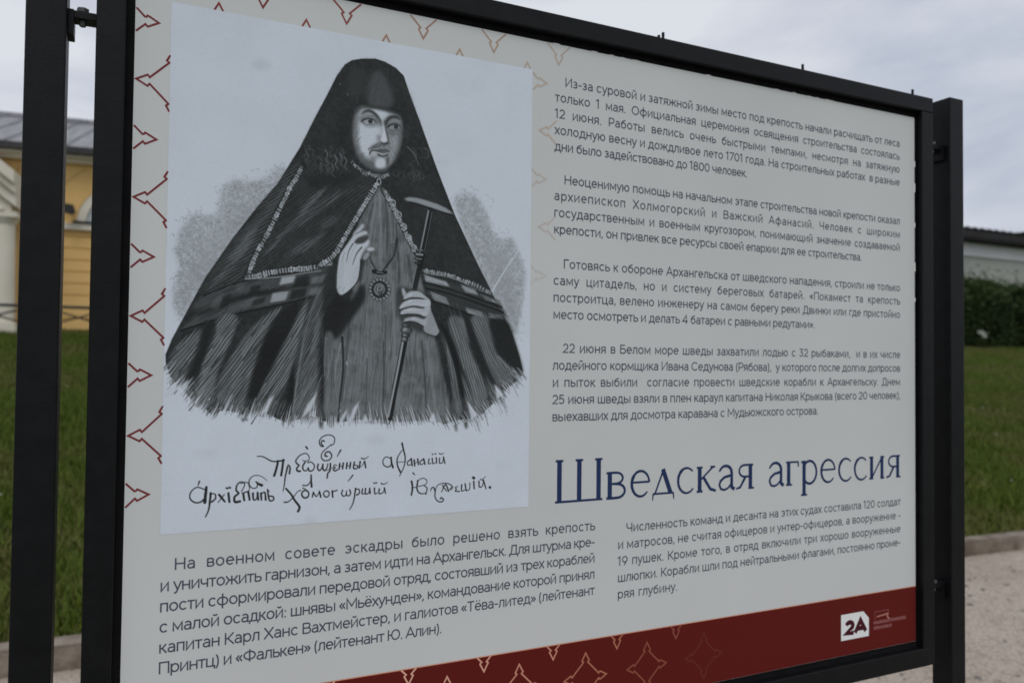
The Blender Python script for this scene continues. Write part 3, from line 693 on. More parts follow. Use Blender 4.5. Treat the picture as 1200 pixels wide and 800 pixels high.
for c in "2А":
    for st in G[c][1]: pr.ribbon([(x + p[0] * sz * g2 * .78, bv1 - (bv1 - bv0) * .22 - p[1] * sz) for p in st], .0100)
    x += G[c][0] * sz * g2 * .78
pr.build('number_badge', M_PRINT, sheet)
# small emblem and two lines of fine print beside the badge: too blurred to read, kept as fine marks
pr = Print(.00042); pr.cur = ink(120, 74, 74)
eu0, ev0 = uv(1025, 716.5); eu1, ev1 = uv(1041, 723)
pr.ribbon([(eu0, ev1), (eu0, ev0), (eu1, ev0), (eu1, ev0 + (ev1 - ev0) * .6)], .0012)
pr.cur = ink(140, 96, 88); pr.ribbon([(eu0 + .006, ev1 - .006), (eu0 + .016, ev0 + .010), (eu0 + .028, ev1 - .008), (eu0 + .04, ev0 + .008), (eu1 - .004, ev0 + .014), (eu1 + .004, ev1 + .004)], .0030, .0042)
pr.cur = ink(132, 88, 88)
for (xa, ya, xb, yb) in ((1024, 730.5, 1061, 725), (1024, 737, 1044, 734)):
    a, b = uv(xa, ya), uv(xb, yb); v = (a[1] + b[1]) / 2; u = a[0]
    while u < b[0]:
        w = random.uniform(.0035, .0055); pr.ribbon([(u, v), (u, v - .007)], .0013); pr.ribbon([(u + w * .6, v), (u + w * .6, v - .007)], .0013)
        if random.random() < .7: pr.ribbon([(u, v - random.choice((0, .0035, .0065))), (u + w * .6, v - random.choice((0.0005, .0035, .0065)))], .0012)
        u += w + .0012
pr.build('fine_print', M_PRINT, sheet)

# ------------------------------------------------------------------ star border
STAR = []
for k in range(4):
    c, s = math.cos(k * math.pi / 2), math.sin(k * math.pi / 2)
    for px, py in ((.63, -.10), (.69, -.17), (1.0, 0), (.69, .17), (.63, .10)): STAR.append((px * c - py * s, px * s + py * c))
STAR.append(STAR[0])
def clip_seg(a, b, R):
    x0, x1, y0, y1 = R; t0, t1 = 0.0, 1.0; dx, dy = b[0] - a[0], b[1] - a[1]
    for p, q in ((-dx, a[0] - x0), (dx, x1 - a[0]), (-dy, a[1] - y0), (dy, y1 - a[1])):
        if abs(p) < 1e-12:
            if q < 0: return None
        else:
            t = q / p
            if p < 0: t0 = max(t0, t)
            else: t1 = min(t1, t)
    return None if t0 >= t1 else ((a[0] + dx * t0, a[1] + dy * t0), (a[0] + dx * t1, a[1] + dy * t1))
def star(pr, cu, cv, R, rect, w=.0027):
    run = []
    P = [(cu + x * R, cv + y * R) for x, y in STAR]
    for a, b in zip(P, P[1:]):
        s = clip_seg(a, b, rect)
        if s is None:
            if run: pr.ribbon(run, w); run = []
            continue
        if run and (abs(run[-1][0] - s[0][0]) + abs(run[-1][1] - s[0][1])) < 1e-7: run.append(s[1])
        else:
            if run: pr.ribbon(run, w)
            run = [s[0], s[1]]
        if s[1] != b: pr.ribbon(run, w); run = []
    if run: pr.ribbon(run, w)
# edges of the engraving's paper
PL = sum(uv(*p)[0] for p in ((205, 15), (196, 250), (188, 450), (187, 605))) / 4
PT = sum(uv(*p)[1] for p in ((262, 18), (357, 33), (450, 48), (541, 62))) / 4
PR_ = sum(uv(*p)[0] for p in ((624, 100), (622, 300), (619, 580))) / 3
PB = sum(uv(*p)[1] for p in ((190, 626), (400, 611), (600, 594))) / 3
RS = .0470
pr = Print()
pr.cur = ink(102, 47, 50)
vr = [uv(185, 28)[1], uv(175, 162)[1], uv(168, 299)[1], uv(163, 440)[1], uv(160, 580)[1]]; cr_ = np.polyfit(range(5), vr, 1)
vL = [uv(168, 93)[1], uv(163, 232)[1], uv(158, 370)[1], uv(153, 510)[1]]; cl_ = np.polyfit(range(4), vL, 1)
tr = .0305
tl = PL - .0435
for i in range(5): star(pr, tr - RS, float(np.polyval(cr_, i)), RS, (.0012, PL, 0, PB))
for i in range(4): star(pr, tl + RS, float(np.polyval(cl_, i)), RS, (0, PL, .001, PB))
hu = [uv(*p)[0] for p in ((259, 10), (357, 25), (450, 41), (541, 54), (618, 70))]; ht_ = sum(uv(*p)[1] for p in ((259, 10), (357, 26), (450, 41), (541, 55), (617, 69))) / 5
ch_ = np.polyfit(range(5), hu, 1)
tips = [uv(*p) for p in ((310, 14), (405, 31), (494.5, 45), (578, 58.5), (656, 73))]; cv_ = np.polyfit(range(5), [t[0] for t in tips], 1); tv = sum(t[1] for t in tips) / 5
fade = [(108, 54, 54), (116, 66, 62), (138, 110, 98), (146, 126, 112), (156, 144, 134)]
for i in range(5):
    pr.cur = ink(*fade[i]); star(pr, float(np.polyval(ch_, i)), ht_ + RS, RS, (0, PR_, 0, PT)); star(pr, float(np.polyval(cv_, i)), tv - RS, RS, (0, SW, .0012, PT + .02))
rt = [uv(641, 98), uv(640, 210)]
for i in range(3):
    pr.cur = ink(*((158, 148, 138), (162, 157, 152), (165, 163, 160))[i])
    v = rt[0][1] + i * (rt[1][1] - rt[0][1]); star(pr, rt[0][0] - RS, v, RS, (PR_ + .0006, SW, 0, SH))
    if i < 2: star(pr, uv(632, 153)[0] + RS, v + (rt[1][1] - rt[0][1]) / 2, RS, (PR_ + .0006, uv(652, 153)[0], 0, SH))
pr.build('star_border', M_PRINT, sheet)
# fading stars on the footer
pr = Print(.00042); rf = (.0006, SW - .0006, BAND + .0004, SH - .0006)
s0, s1, s2 = uv(824.5, 769), uv(757, 780), uv(686, 792)
fu = (s0[0] - s2[0]) / 2; fv = (s0[1] + s1[1] + s2[1]) / 3; RF = .0435
fc = [(88, 42, 38), (120, 68, 55), (148, 94, 76), (168, 116, 98), (180, 132, 114), (186, 142, 124), (188, 146, 130), (188, 146, 130), (188, 146, 130)]
ut = uv(792, 747.5)
for i in range(9):
    if s0[0] - i * fu < -.02: break
    pr.cur = ink(*fc[i]); star(pr, s0[0] - i * fu, fv, RF, rf, .0026)
    pr.cur = ink(*fc[min(i + 1, 8)]); star(pr, ut[0] - i * fu, ut[1] - RF, RF, rf, .0026)
pr.build('star_pattern', M_PRINT, sheet)

# ------------------------------------------------------------------ the engraving, drawn stroke by stroke as ink tones
PX = .00082                                  # size of one ink cell (m)
NW, NH = int((PR_ - PL) / PX), int((PB - PT) / PX)
T = np.full((NH, NW), 172.0)                 # grey level of ink on paper
YY, XX = np.mgrid[0:NH, 0:NW].astype(float)
def P_(pts): return np.array([((u - PL) / PX, (v - PT) / PX) for u, v in (uv(*p) for p in pts)])
SCL = float(np.linalg.norm(np.diff(P_([(400, 300), (410, 300)]), axis=0))) / 10
def sm(pts, n=6, closed=False):
    """Catmull-Rom through the points"""
    P = [np.array(p, float) for p in pts]; o = []; m = len(P)
    for i in range(m if closed else m - 1):
        a, b, c, d = (P[(i - 1) % m] if closed or i else P[0]), P[i], P[(i + 1) % m], (P[(i + 2) % m] if closed or i + 2 < m else P[-1])
        for k in range(n):
            t = k / n; o.append(tuple(.5 * (2 * b + (c - a) * t + (2 * a - 5 * b + 4 * c - d) * t * t + (3 * b - a - 3 * c + d) * t ** 3)))
    if not closed: o.append(tuple(P[-1]))
    return o
def z(ox, oy, s, pts): return [(ox + x / s, oy + y / s) for x, y in pts]
def bbox(Q, m):
    x0, y0 = np.floor(Q.min(0) - m).astype(int); x1, y1 = np.ceil(Q.max(0) + m).astype(int) + 1
    return max(x0, 0), min(x1, NW), max(y0, 0), min(y1, NH)
def blur(A, r):
    r = int(round(r))
    if r < 1: return A
    for ax in (0, 1):
        for _ in range(2):
            p = np.pad(A, [(r + 1, r) if i == ax else (0, 0) for i in (0, 1)], mode='edge'); c = np.cumsum(p, ax)
            A = (np.take(c, np.arange(2 * r + 1, c.shape[ax]), ax) - np.take(c, np.arange(0, c.shape[ax] - 2 * r - 1), ax)) / (2 * r + 1)
    return A
def cover(pts, soft=0.0):
    """anti-aliased coverage of a polygon given in picture points: (slice, array)"""
    Q = P_(pts); m = 2 + 3 * soft; x0, x1, y0, y1 = bbox(Q, m)
    if x1 <= x0 or y1 <= y0: return None
    A = np.zeros((y1 - y0, x1 - x0)); S = 3
    for sy in range(S):
        for sx in range(S):
            px = XX[y0:y1, x0:x1] + (sx + .5) / S; py = YY[y0:y1, x0:x1] + (sy + .5) / S; ins = np.zeros(A.shape, bool)
            for i in range(len(Q)):
                (xa, ya), (xb, yb) = Q[i - 1], Q[i]
                if ya == yb: continue
                c = (ya > py) != (yb > py); ins ^= c & (px < (xb - xa) * (py - ya) / (yb - ya) + xa)
            A += ins
    A /= S * S
    return (slice(y0, y1), slice(x0, x1)), blur(A, soft)
def mixin(sl, A, tone): T[sl] = T[sl] * (1 - A) + tone * A
def poly(pts, tone, alpha=1.0, soft=0.0, smooth=False):
    if smooth: pts = sm(pts, 5, True)
    r = cover(pts, soft)
    if r: mixin(r[0], r[1] * alpha, tone)
def stroke(pts, w0, w1=None, tone=46, alpha=1.0, soft=.6, smooth=True):
    """w in picture pixels"""
    if smooth and len(pts) > 2: pts = sm(pts, 5)
    w1 = w0 if w1 is None else w1
    Q = P_(pts); hw0, hw1 = w0 * SCL / 2, w1 * SCL / 2; m = max(hw0, hw1) + soft + 1.5; x0, x1, y0, y1 = bbox(Q, m)
    if x1 <= x0 or y1 <= y0: return
    px = XX[y0:y1, x0:x1] + .5; py = YY[y0:y1, x0:x1] + .5; A = np.zeros(px.shape); n = len(Q) - 1
    for i in range(n):
        a, b = Q[i], Q[i + 1]; d = b - a; L2 = d @ d + 1e-9
        t = np.clip(((px - a[0]) * d[0] + (py - a[1]) * d[1]) / L2, 0, 1)
        dist = np.hypot(px - a[0] - t * d[0], py - a[1] - t * d[1]); hw = hw0 + (hw1 - hw0) * (i + t) / n
        A = np.maximum(A, np.clip((hw + soft * .5 - dist) / max(soft, .2), 0, 1) * np.clip(hw * 2, 0, 1) ** .5)
    mixin((slice(y0, y1), slice(x0, x1)), A * alpha, tone)
def hatch(pts, ang, sp, tone, alpha=.8, duty=.5, soft=1.5, seed=0, smooth=True, jit=1.0):
    """engraved lines inside a region; ang in picture degrees (0 right, 90 up)"""
    if smooth: pts = sm(pts, 5, True)
    r = cover(pts, soft)
    if not r: return
    sl, A = r; c, s = math.cos(math.radians(ang)), -math.sin(math.radians(ang)); x, y = XX[sl] / SCL, YY[sl] / SCL
    al = x * c + y * s; ac = -x * s + y * c
    w = ac / sp + jit * (vnoise(al / 30, ac / 14, seed) - .5) * 1.3
    st = np.abs((w % 1) - .5) * 2
    brk = np.clip(1.5 * vnoise(al / 16 + 99, ac / (sp * .8), seed + 3) + .30, 0, 1)
    mixin(sl, np.clip((st - (1 - duty)) * 2.4 + .5, 0, 1) * A * alpha * brk, tone)
def speck(pts, tone, alpha, scale, soft, seed, lo=.45, hi=.62, smooth=True):
    if smooth: pts = sm(pts, 5, True)
    r = cover(pts, soft)
    if not r: return
    sl, A = r; n = fbm(XX[sl] / scale, YY[sl] / scale, 3, seed); mixin(sl, A * alpha * np.clip((n - lo) / (hi - lo), 0, 1), tone)
rnd = random.Random(5)
def lines(pts, ang, n, tones, w=(.7, 1.2), ln=(10, 34), alpha=.7, bend=2.0, spread=6):
    """single graver strokes scattered inside a region"""
    Q = sm(pts, 4, True); xs = [q[0] for q in Q]; ys = [q[1] for q in Q]; k = 0; t = 0
    while k < n and t < n * 12:
        t += 1; x, y = rnd.uniform(min(xs), max(xs)), rnd.uniform(min(ys), max(ys)); ins = False
        for i in range(len(Q)):
            (xa, ya), (xb, yb) = Q[i - 1], Q[i]
            if (ya > y) != (yb > y) and x < (xb - xa) * (y - ya) / (yb - ya) + xa: ins = not ins
        if not ins: continue
        k += 1; a = math.radians(ang + rnd.gauss(0, spread * .5)); c, s = math.cos(a), -math.sin(a); l = rnd.uniform(*ln) / 2; b = rnd.uniform(-bend, bend)
        stroke([(x - c * l, y - s * l), (x - s * b * .5, y + c * b * .5), (x + c * l, y + s * l)], rnd.uniform(*w), .4, rnd.choice(tones), alpha)

# -- bushes behind the figure
LB = [(330, 195), (318, 205), (300, 213), (275, 212), (262, 222), (257, 242), (250, 254), (228, 252), (215, 265), (208, 285), (207, 300), (211, 312), (205, 330), (204, 352), (214, 372), (240, 330), (290, 270), (330, 215)]
RB_ = [(534, 240), (545, 227), (560, 234), (570, 250), (577, 274), (590, 281), (600, 279), (608, 298), (615, 320), (613, 345), (609, 370), (603, 392), (590, 370), (560, 315)]
for B, s in ((LB, 2), (RB_, 8)):
    poly(B, 137, .75, 5, True); speck(B, 122, .45, 9, 4, s, .34, .66); speck(B, 118, .4, 2.2, 3, s + 1, .40, .62); speck(B, 172, .5, 4, 3, s + 2, .44, .66)
poly([(215, 355), (222, 320), (240, 290), (280, 250), (300, 240), (270, 282), (240, 325)], 126, .45, 8, True)
poly([(565, 290), (590, 300), (604, 330), (604, 380), (585, 350)], 128, .45, 7, True)
for B, s in ((LB, 5), (RB_, 6)):
    for i in range(260):
        k = rnd.randrange(len(B)); a = B[k]; q = (a[0] + rnd.gauss(0, 5), a[1] + rnd.gauss(0, 6)); an = rnd.uniform(0, 6.3); l = rnd.uniform(1.5, 4)
        if (q[0] > 596 and q[1] < 290) or q[0] > 614 or q[0] < 203: continue
        stroke([q, (q[0] + l * math.cos(an + .9) , q[1] + l * math.sin(an + .9)), (q[0] + l * 1.6 * math.cos(an), q[1] + l * 1.6 * math.sin(an))], .9, .6, rnd.choice((110, 125, 168, 172)), .42)
for B in (LB, RB_):
    for an in (10, 50, 95, 140): lines(B, an, 70, (106, 116, 126, 170), (.5, .9), (3, 8), .5, 4, 30)
stroke([(577, 341), (592, 316), (610, 290)], 2.2, 1.2, 172, .8)

# -- mantle
MAN = [(404, 76), (412, 71), (424, 69), (440, 69), (452, 73), (464, 80), (473, 89), (480, 110), (493, 145), (512, 198), (533, 252), (560, 310), (585, 360), (600, 390), (609, 418), (613, 436)]
BOT = [(613, 438), (606, 446), (594, 455), (588, 464), (576, 474), (566, 484), (552, 490), (536, 492), (520, 497), (505, 490), (486, 492), (468, 494), (450, 492), (432, 490), (412, 492), (395, 495), (378, 493), (366, 483), (350, 491), (336, 495), (322, 489), (312, 484), (300, 480), (290, 487), (278, 483), (262, 480), (248, 486), (236, 474), (222, 465), (210, 452), (199, 440), (194, 424)]
LEFT = [(194, 415), (202, 396), (215, 372), (228, 348), (240, 326), (256, 303), (272, 280), (286, 262), (300, 244), (326, 214), (352, 172), (368, 140), (384, 110), (394, 90)]
poly(MAN + BOT + LEFT, 44)
# faint halftone across the cloth
speck(MAN + BOT + LEFT, 58, .6, 6, 1, 40, .35, .7, False)
# hood: light on the cap
poly([(434, 92), (441, 84), (448, 86), (455, 100), (461, 118), (456, 126), (445, 127), (433, 124), (431, 108)], 82, .8, 4, True)
poly([(408, 88), (420, 80), (430, 88), (424, 108), (410, 112)], 58, .7, 5, True)
hatch([(430, 84), (450, 84), (464, 120), (440, 128), (428, 112)], 70, 2.4, 58, .5, .5, 2, 3)
for q in ((407, 111), (453, 74), (398, 98)): stroke([q, (q[0] + .8, q[1] + .6)], 1.2, 1.0, 120, .8)

# light streaks on the left half of the cape
hatch([(352, 200), (420, 200), (440, 215), (410, 268), (372, 308), (292, 322), (320, 262)], 40, 3.0, 70, .6, .42, 4, 201)
hatch([(240, 328), (300, 246), (346, 190), (350, 200), (318, 258), (288, 322), (232, 344)], 36, 2.9, 84, .7, .45, 3, 202)
hatch([(456, 220), (500, 205), (530, 256), (560, 316), (572, 338), (500, 316), (476, 262)], 300, 2.2, 58, .5, .42, 4, 203)
hatch([(404, 78), (440, 70), (472, 92), (494, 150), (488, 160), (468, 128), (420, 120), (398, 140), (384, 190), (350, 184), (384, 114)], 74, 2.2, 58, .5, .42, 3, 204)
for reg, t, a, s in (
    (z(270, 160, 4.706, [(200, 655), (250, 570), (340, 470), (430, 350), (540, 262), (500, 320), (420, 420), (310, 530)]), 92, .75, 1),
    (z(270, 160, 4.706, [(300, 520), (440, 400), (560, 315), (690, 290), (600, 340), (460, 440), (340, 520)]), 78, .6, 2),
    (z(270, 160, 4.706, [(320, 640), (420, 570), (520, 540), (430, 620)]), 82, .6, 4),
    (z(270, 160, 4.706, [(500, 470), (560, 430), (590, 470), (530, 500)]), 66, .6, 6),
    (z(270, 160, 4.706, [(5, 650), (90, 520), (210, 380), (330, 240), (290, 330), (180, 470), (100, 580), (40, 680)]), 80, .7, 5),
    (z(180, 180, 5, [(340, 780), (460, 600), (600, 430), (560, 540), (450, 690)]), 86, .65, 7)):
    hatch(reg, 38, 3.1, t + 10, a * .85, .48, 2.5, s)
    lines(reg, 40, 36, (t, t + 14, t - 16), (.5, .9), (8, 24), .6, 1.0, 3)
poly(z(270, 160, 4.706, [(420, 210), (680, 200), (640, 250), (470, 290)]), 38, .6, 5, True)
hatch([(470, 180), (500, 190), (520, 250), (560, 320), (530, 315), (500, 250)], 300, 3, 58, .4, .5, 4, 12)
hatch([(446, 196), (476, 205), (495, 228), (478, 228), (460, 216)], 20, 2.6, 60, .4, .5, 3, 13)

# -- bands across the cape and the skirts below, left
hatch(z(180, 280, 3.333, [(185, 225), (340, 165), (560, 140), (690, 118), (690, 140), (560, 180), (350, 215), (170, 275)]), 30, 2.2, 92, .75, .55, 2, 21)
hatch(z(180, 280, 3.333, [(110, 350), (200, 270), (340, 235), (530, 195), (640, 180), (640, 215), (500, 250), (310, 290), (120, 352)]), 32, 2.2, 96, .75, .6, 2, 22)
poly(z(180, 280, 3.333, [(190, 280), (350, 222), (470, 200), (470, 212), (340, 240), (180, 300)]), 38, .8, 2, True)
poly(z(180, 280, 3.333, [(500, 150), (555, 142), (545, 170), (490, 180)]), 142, .95, 1)
poly(z(180, 280, 3.333, [(465, 212), (528, 204), (515, 238), (455, 248)]), 126, .95, 1); hatch(z(180, 280, 3.333, [(465, 212), (528, 204), (515, 238), (455, 248)]), 8, 2.1, 150, .6, .5, 1, 2, False)
for q in (z(180, 280, 3.333, [(240, 230), (280, 215), (270, 260), (225, 275)]), z(180, 280, 3.333, [(350, 250), (400, 220), (390, 250), (340, 270)]), z(180, 280, 3.333, [(330, 168), (360, 160), (350, 195), (320, 205)])):
    hatch(q, 30, 2.2, 118, .5, .5, 2, 31)
for q, t in (([(380, 185), (420, 178), (410, 212), (372, 220)], 40), ([(560, 150), (610, 142), (600, 186), (545, 190)], 38), ([(540, 200), (600, 190), (590, 226), (530, 238)], 38), ([(390, 240), (440, 226), (430, 250), (380, 262)], 40), ([(270, 225), (305, 212), (290, 262), (255, 275)], 40), ([(620, 150), (680, 138), (660, 170), (610, 178)], 104), ([(612, 195), (648, 188), (636, 214), (604, 220)], 100), ([(200, 320), (235, 305), (215, 335), (180, 345)], 44)): poly(z(180, 280, 3.333, q), t, .75, 1.4)
stroke(z(180, 280, 3.333, [(105, 358), (310, 296), (500, 255), (640, 222)]), 2.0, 1.6, 34)
stroke(z(180, 280, 3.333, [(195, 222), (345, 166), (560, 136), (690, 112)]), 1.6, 1.4, 34)
for reg, t, a, ang, s in (
    ([(58, 480), (105, 405), (190, 352), (180, 430), (135, 540), (95, 570)], 92, .85, 52, 1),
    ([(240, 320), (325, 300), (300, 400), (250, 520), (230, 660), (150, 630), (180, 540)], 108, .85, 52, 2),
    ([(330, 420), (400, 330), (500, 265), (450, 360), (405, 470), (350, 660), (270, 650), (250, 560)], 98, .85, 55, 3),
    ([(590, 250), (602, 250), (565, 420), (500, 610), (430, 690), (400, 640), (480, 460)], 106, .85, 58, 4),
    ([(610, 430), (655, 270), (655, 640), (560, 700), (550, 640)], 84, .85, 62, 6)):
    poly(z(180, 280, 3.333, reg), 70, .65, 2.5, True); hatch(z(180, 280, 3.333, reg), ang, 3.1, t + 18, a * .85, .5, 2, s)
    lines(z(180, 280, 3.333, reg), ang, 20, (126, 138, 112), (.5, .9), (16, 48), .6, 1.0, 2)
    lines(z(180, 280, 3.333, reg), ang, 12, (36, 40), (.8, 1.6), (12, 40), .7, 1.0, 3)
stroke(z(180, 280, 3.333, [(675, 175), (640, 220), (595, 350), (568, 500), (548, 640), (540, 705)]), 3.0, 2.2, 112, .85, 1.2)
hatch(z(180, 280, 3.333, [(610, 300), (640, 240), (600, 420), (575, 560), (570, 500)]), 62, 2.2, 100, .6, .5, 1, 9)
poly(z(180, 280, 3.333, [(190, 350), (240, 325), (230, 400), (150, 545), (120, 545), (170, 430)]), 37, .8, 2, True)
poly(z(180, 280, 3.333, [(400, 470), (470, 310), (560, 250), (540, 350), (430, 560), (370, 690), (345, 690)]), 35, .75, 2, True)
poly(z(180, 280, 3.333, [(600, 280), (640, 220), (590, 370), (555, 540), (535, 700), (515, 700), (530, 560)]), 34, .75, 2, True)

# -- inner robe
poly([(444, 217), (455, 233), (467, 258), (478, 281), (488, 302), (494, 330), (500, 350), (508, 390), (517, 430), (526, 470), (528, 494), (480, 492), (430, 490), (383, 492), (384, 440), (390, 400), (404, 368), (414, 342), (405, 310), (412, 280), (424, 255), (434, 235)], 97, 1, 1.5)
ROBE = [(446, 219), (482, 296), (498, 350), (518, 440), (524, 488), (386, 488), (390, 420), (414, 340), (410, 300)]
speck(ROBE, 66, .5, 16, 2, 63, .36, .62); speck(ROBE, 112, .55, 20, 2, 64, .42, .66); hatch(ROBE, 86, 3.4, 70, .3, .5, 2, 61)
lines([(446, 240), (476, 296), (494, 350), (508, 430), (512, 456), (396, 456), (394, 420), (416, 350), (416, 300)], 86, 150, (60, 66, 74, 108, 118), (.6, 1.5), (14, 54), .5)
hatch([(446, 217), (484, 296), (500, 350), (520, 440), (526, 490), (384, 490), (388, 420), (414, 340), (408, 300)], 84, 6.5, 112, .3, .4, 2, 62)
for x0, y0, x1, y1, w, t in ((441, 232, 430, 300, 3, 112), (445, 228, 446, 310, 4, 118), (447, 310, 446, 318, 8, 104), (456, 245, 460, 300, 3, 108), (452, 232, 454, 300, 2, 60), (437, 240, 420, 300, 2.2, 62), (464, 262, 468, 330, 2.4, 56), (470, 290, 474, 370, 5, 106), (460, 330, 462, 420, 4, 110),
                             (464, 420, 466, 485, 6, 112), (452, 370, 448, 480, 2, 62), (440, 360, 428, 470, 5, 100), (420, 380, 416, 480, 3, 98), (449, 400, 449, 486, 1.6, 50), (430, 420, 428, 486, 1.6, 58), (410, 372, 400, 470, 3, 64), (478, 300, 482, 330, 4, 64), (500, 400, 510, 480, 5, 112), (494, 400, 500, 485, 2.4, 52), (512, 400, 522, 485, 3, 70)):
    stroke([(x0, y0), ((x0 + x1) / 2 + .6, (y0 + y1) / 2), (x1, y1)], w, w * .7, t, .6, 2)
poly([(380, 485), (384, 440), (388, 415), (391, 430), (390, 490)], 104, .6, 2, True)
poly([(376, 380), (380, 430), (378, 494), (374, 494), (372, 420)], 34, .9, 1.5, True)
stroke([(401, 395), (402, 430), (398, 470), (396, 497)], 2.8, 1.4, 40, .9, 1.2); stroke([(392, 410), (389, 440), (388, 470)], 2.5, 1.5, 46, .7, 1.5)
stroke([(399, 402), (394, 428), (391, 450)], 2.2, 1.2, 124, .6); stroke([(406, 424), (406.5, 427)], 1.6, 1.4, 150, .8); stroke([(382, 396), (383, 397)], 2, 2, 150, .8)
# dark sleeve at the raised hand
poly([(384, 318), (392, 311), (397, 330), (399, 347), (412, 350), (424, 332), (428, 350), (412, 374), (396, 396), (382, 394), (373, 366), (377, 340)], 40, .95, 3, True)
hatch([(346, 400), (368, 345), (378, 340), (376, 420), (374, 488), (350, 486)], 64, 2.4, 96, .7, .5, 2, 72); lines([(346, 400), (368, 345), (378, 340), (376, 420), (374, 488), (350, 486)], 64, 40, (112, 100, 48), (.6, 1.1), (10, 30), .7)
poly([(381, 398), (391, 394), (394, 440), (393, 490), (382, 490)], 92, .8, 1.5, True); lines([(381, 398), (391, 394), (394, 440), (393, 490), (382, 490)], 88, 24, (112, 120, 66), (.6, 1.2), (14, 40), .6)
hatch([(374, 318), (390, 308), (396, 330), (384, 360), (372, 350)], 60, 2.6, 66, .6, .5, 2, 71)
stroke([(368, 316), (380, 314), (390, 310)], 4, 3, 74, .7, 2)

# -- lace braids
def braid(path, w, tone=128, n=2.6, seed=1):
    P = sm(path, 12); rr = random.Random(seed); stroke(path, w * 1.05, None, 40, .9, 1.0); stroke(path, w * .62, None, 96, .75, 1.2); acc = 0; nxt = n; side = 1
    for a, b in zip(P, P[1:]):
        d = math.hypot(b[0] - a[0], b[1] - a[1]); acc += d
        if acc > nxt:
            acc = 0; nxt = n * rr.uniform(.6, 1.2); ux, uy = (b[0] - a[0]) / (d + 1e-6), (b[1] - a[1]) / (d + 1e-6); nx_, ny_ = -uy, ux; side = -side; k = rr.random(); t = tone + 14 + rr.uniform(-18, 22); r = w * .40 * rr.uniform(.8, 1.15)
            stroke([(b[0] - nx_ * r, b[1] - ny_ * r), (b[0] + nx_ * r * rr.uniform(.2, 1), b[1] + ny_ * r)], rr.uniform(.9, 1.7), .9, t, .85)
            if rr.random() < .35: q = rr.uniform(0, 6); stroke([(b[0] + r * .8 * math.cos(q + w2), b[1] + r * .8 * math.sin(q + w2)) for w2 in np.linspace(0, 4.6, 7)], 1.2, 1.0, t, .85)
            if k < .45:
                e = rr.uniform(1.2, 2.2); o = side * r * .7; stroke([(b[0] + nx_ * o, b[1] + ny_ * o), (b[0] + nx_ * o + ux * e, b[1] + ny_ * o + uy * e), (b[0] + nx_ * o * .2 + ux * e, b[1] + ny_ * o * .2 + uy * e)], 1.1, .9, t - 6, .8)
            if rr.random() < .5: q = (b[0] + ux * nxt * .5, b[1] + uy * nxt * .5); stroke([(q[0] - nx_ * r * .7, q[1] - ny_ * r * .7), (q[0] + nx_ * r * .7, q[1] + ny_ * r * .7)], .9, .9, 42, .8)
braid([(353, 196), (348, 207), (341, 217), (335, 230), (327, 246), (319, 262), (311, 278), (303, 292), (297, 305), (291, 322)], 6.5, 126, 3.0, 1)
braid([(289, 325), (303, 323), (320, 319), (340, 316), (358, 315), (374, 312), (388, 307)], 7.5, 130, 2.6, 2)
stroke([(287, 327), (320, 325), (350, 321), (376, 317)], 1.4, 1.2, 130, .8)
braid([(374, 311), (390, 301), (400, 286), (409, 270), (418, 255), (427, 240), (436, 226), (442, 216)], 7, 134, 2.6, 3)
braid([(449, 222), (457, 236), (465, 252), (472, 266), (479, 280), (486, 294)], 7, 132, 2.6, 4)
for i, (x, y) in enumerate([(459, 238), (466, 252), (472, 266), (478, 279), (484, 291)]):
    stroke(arc(x + 1, y, 3.2, 3.6, -110, 120, 8), 1.6, 1.2, 138, .9)
for k in range(6): stroke([(444 + 2.3 * math.cos(k), 213 + 3.6 * math.sin(k)), (444 + 2.3 * math.cos(k + .9), 213 + 3.6 * math.sin(k + .9))], 1.4, 1.2, 140, .9)
braid([(496, 317), (510, 320), (524, 322), (540, 328), (556, 334), (574, 343)], 6, 122, 2.8, 5)
stroke([(497, 320), (530, 326), (556, 338), (578, 346)], 1.2, 1, 104, .8)

# -- bands and skirts, right
poly([(496, 322), (524, 330), (560, 342), (585, 352), (594, 372), (560, 368), (520, 358), (502, 350)], 60, .8, 2)
for q, t in (([(497, 322), (523, 330), (527, 336), (499, 330)], 126), ([(541, 334), (556, 339), (561, 346), (545, 342)], 118), ([(504, 342), (522, 348), (527, 357), (509, 352)], 120), ([(545, 360), (564, 365), (566, 371), (548, 367)], 118), ([(566, 346), (578, 350), (582, 355), (569, 352)], 84), ([(572, 366), (588, 370), (591, 375), (574, 372)], 84)): poly(q, t + 10, .95, .8); lines(q, -18, 14, (150, 90), (.5, .8), (4, 12), .5)
for a in ([(496, 331), (524, 338), (560, 350), (588, 360)], [(499, 338), (526, 344), (562, 356), (590, 366)], [(505, 352), (530, 361), (566, 374), (596, 383)]): stroke(a, 2.2, 2.2, 34, .9, 1)
hatch([(500, 330), (560, 348), (590, 362), (590, 374), (540, 362), (505, 350)], 340, 2.4, 40, .5, .45, 2, 81)
Zr = lambda q: z(480, 380, 6.154, q)
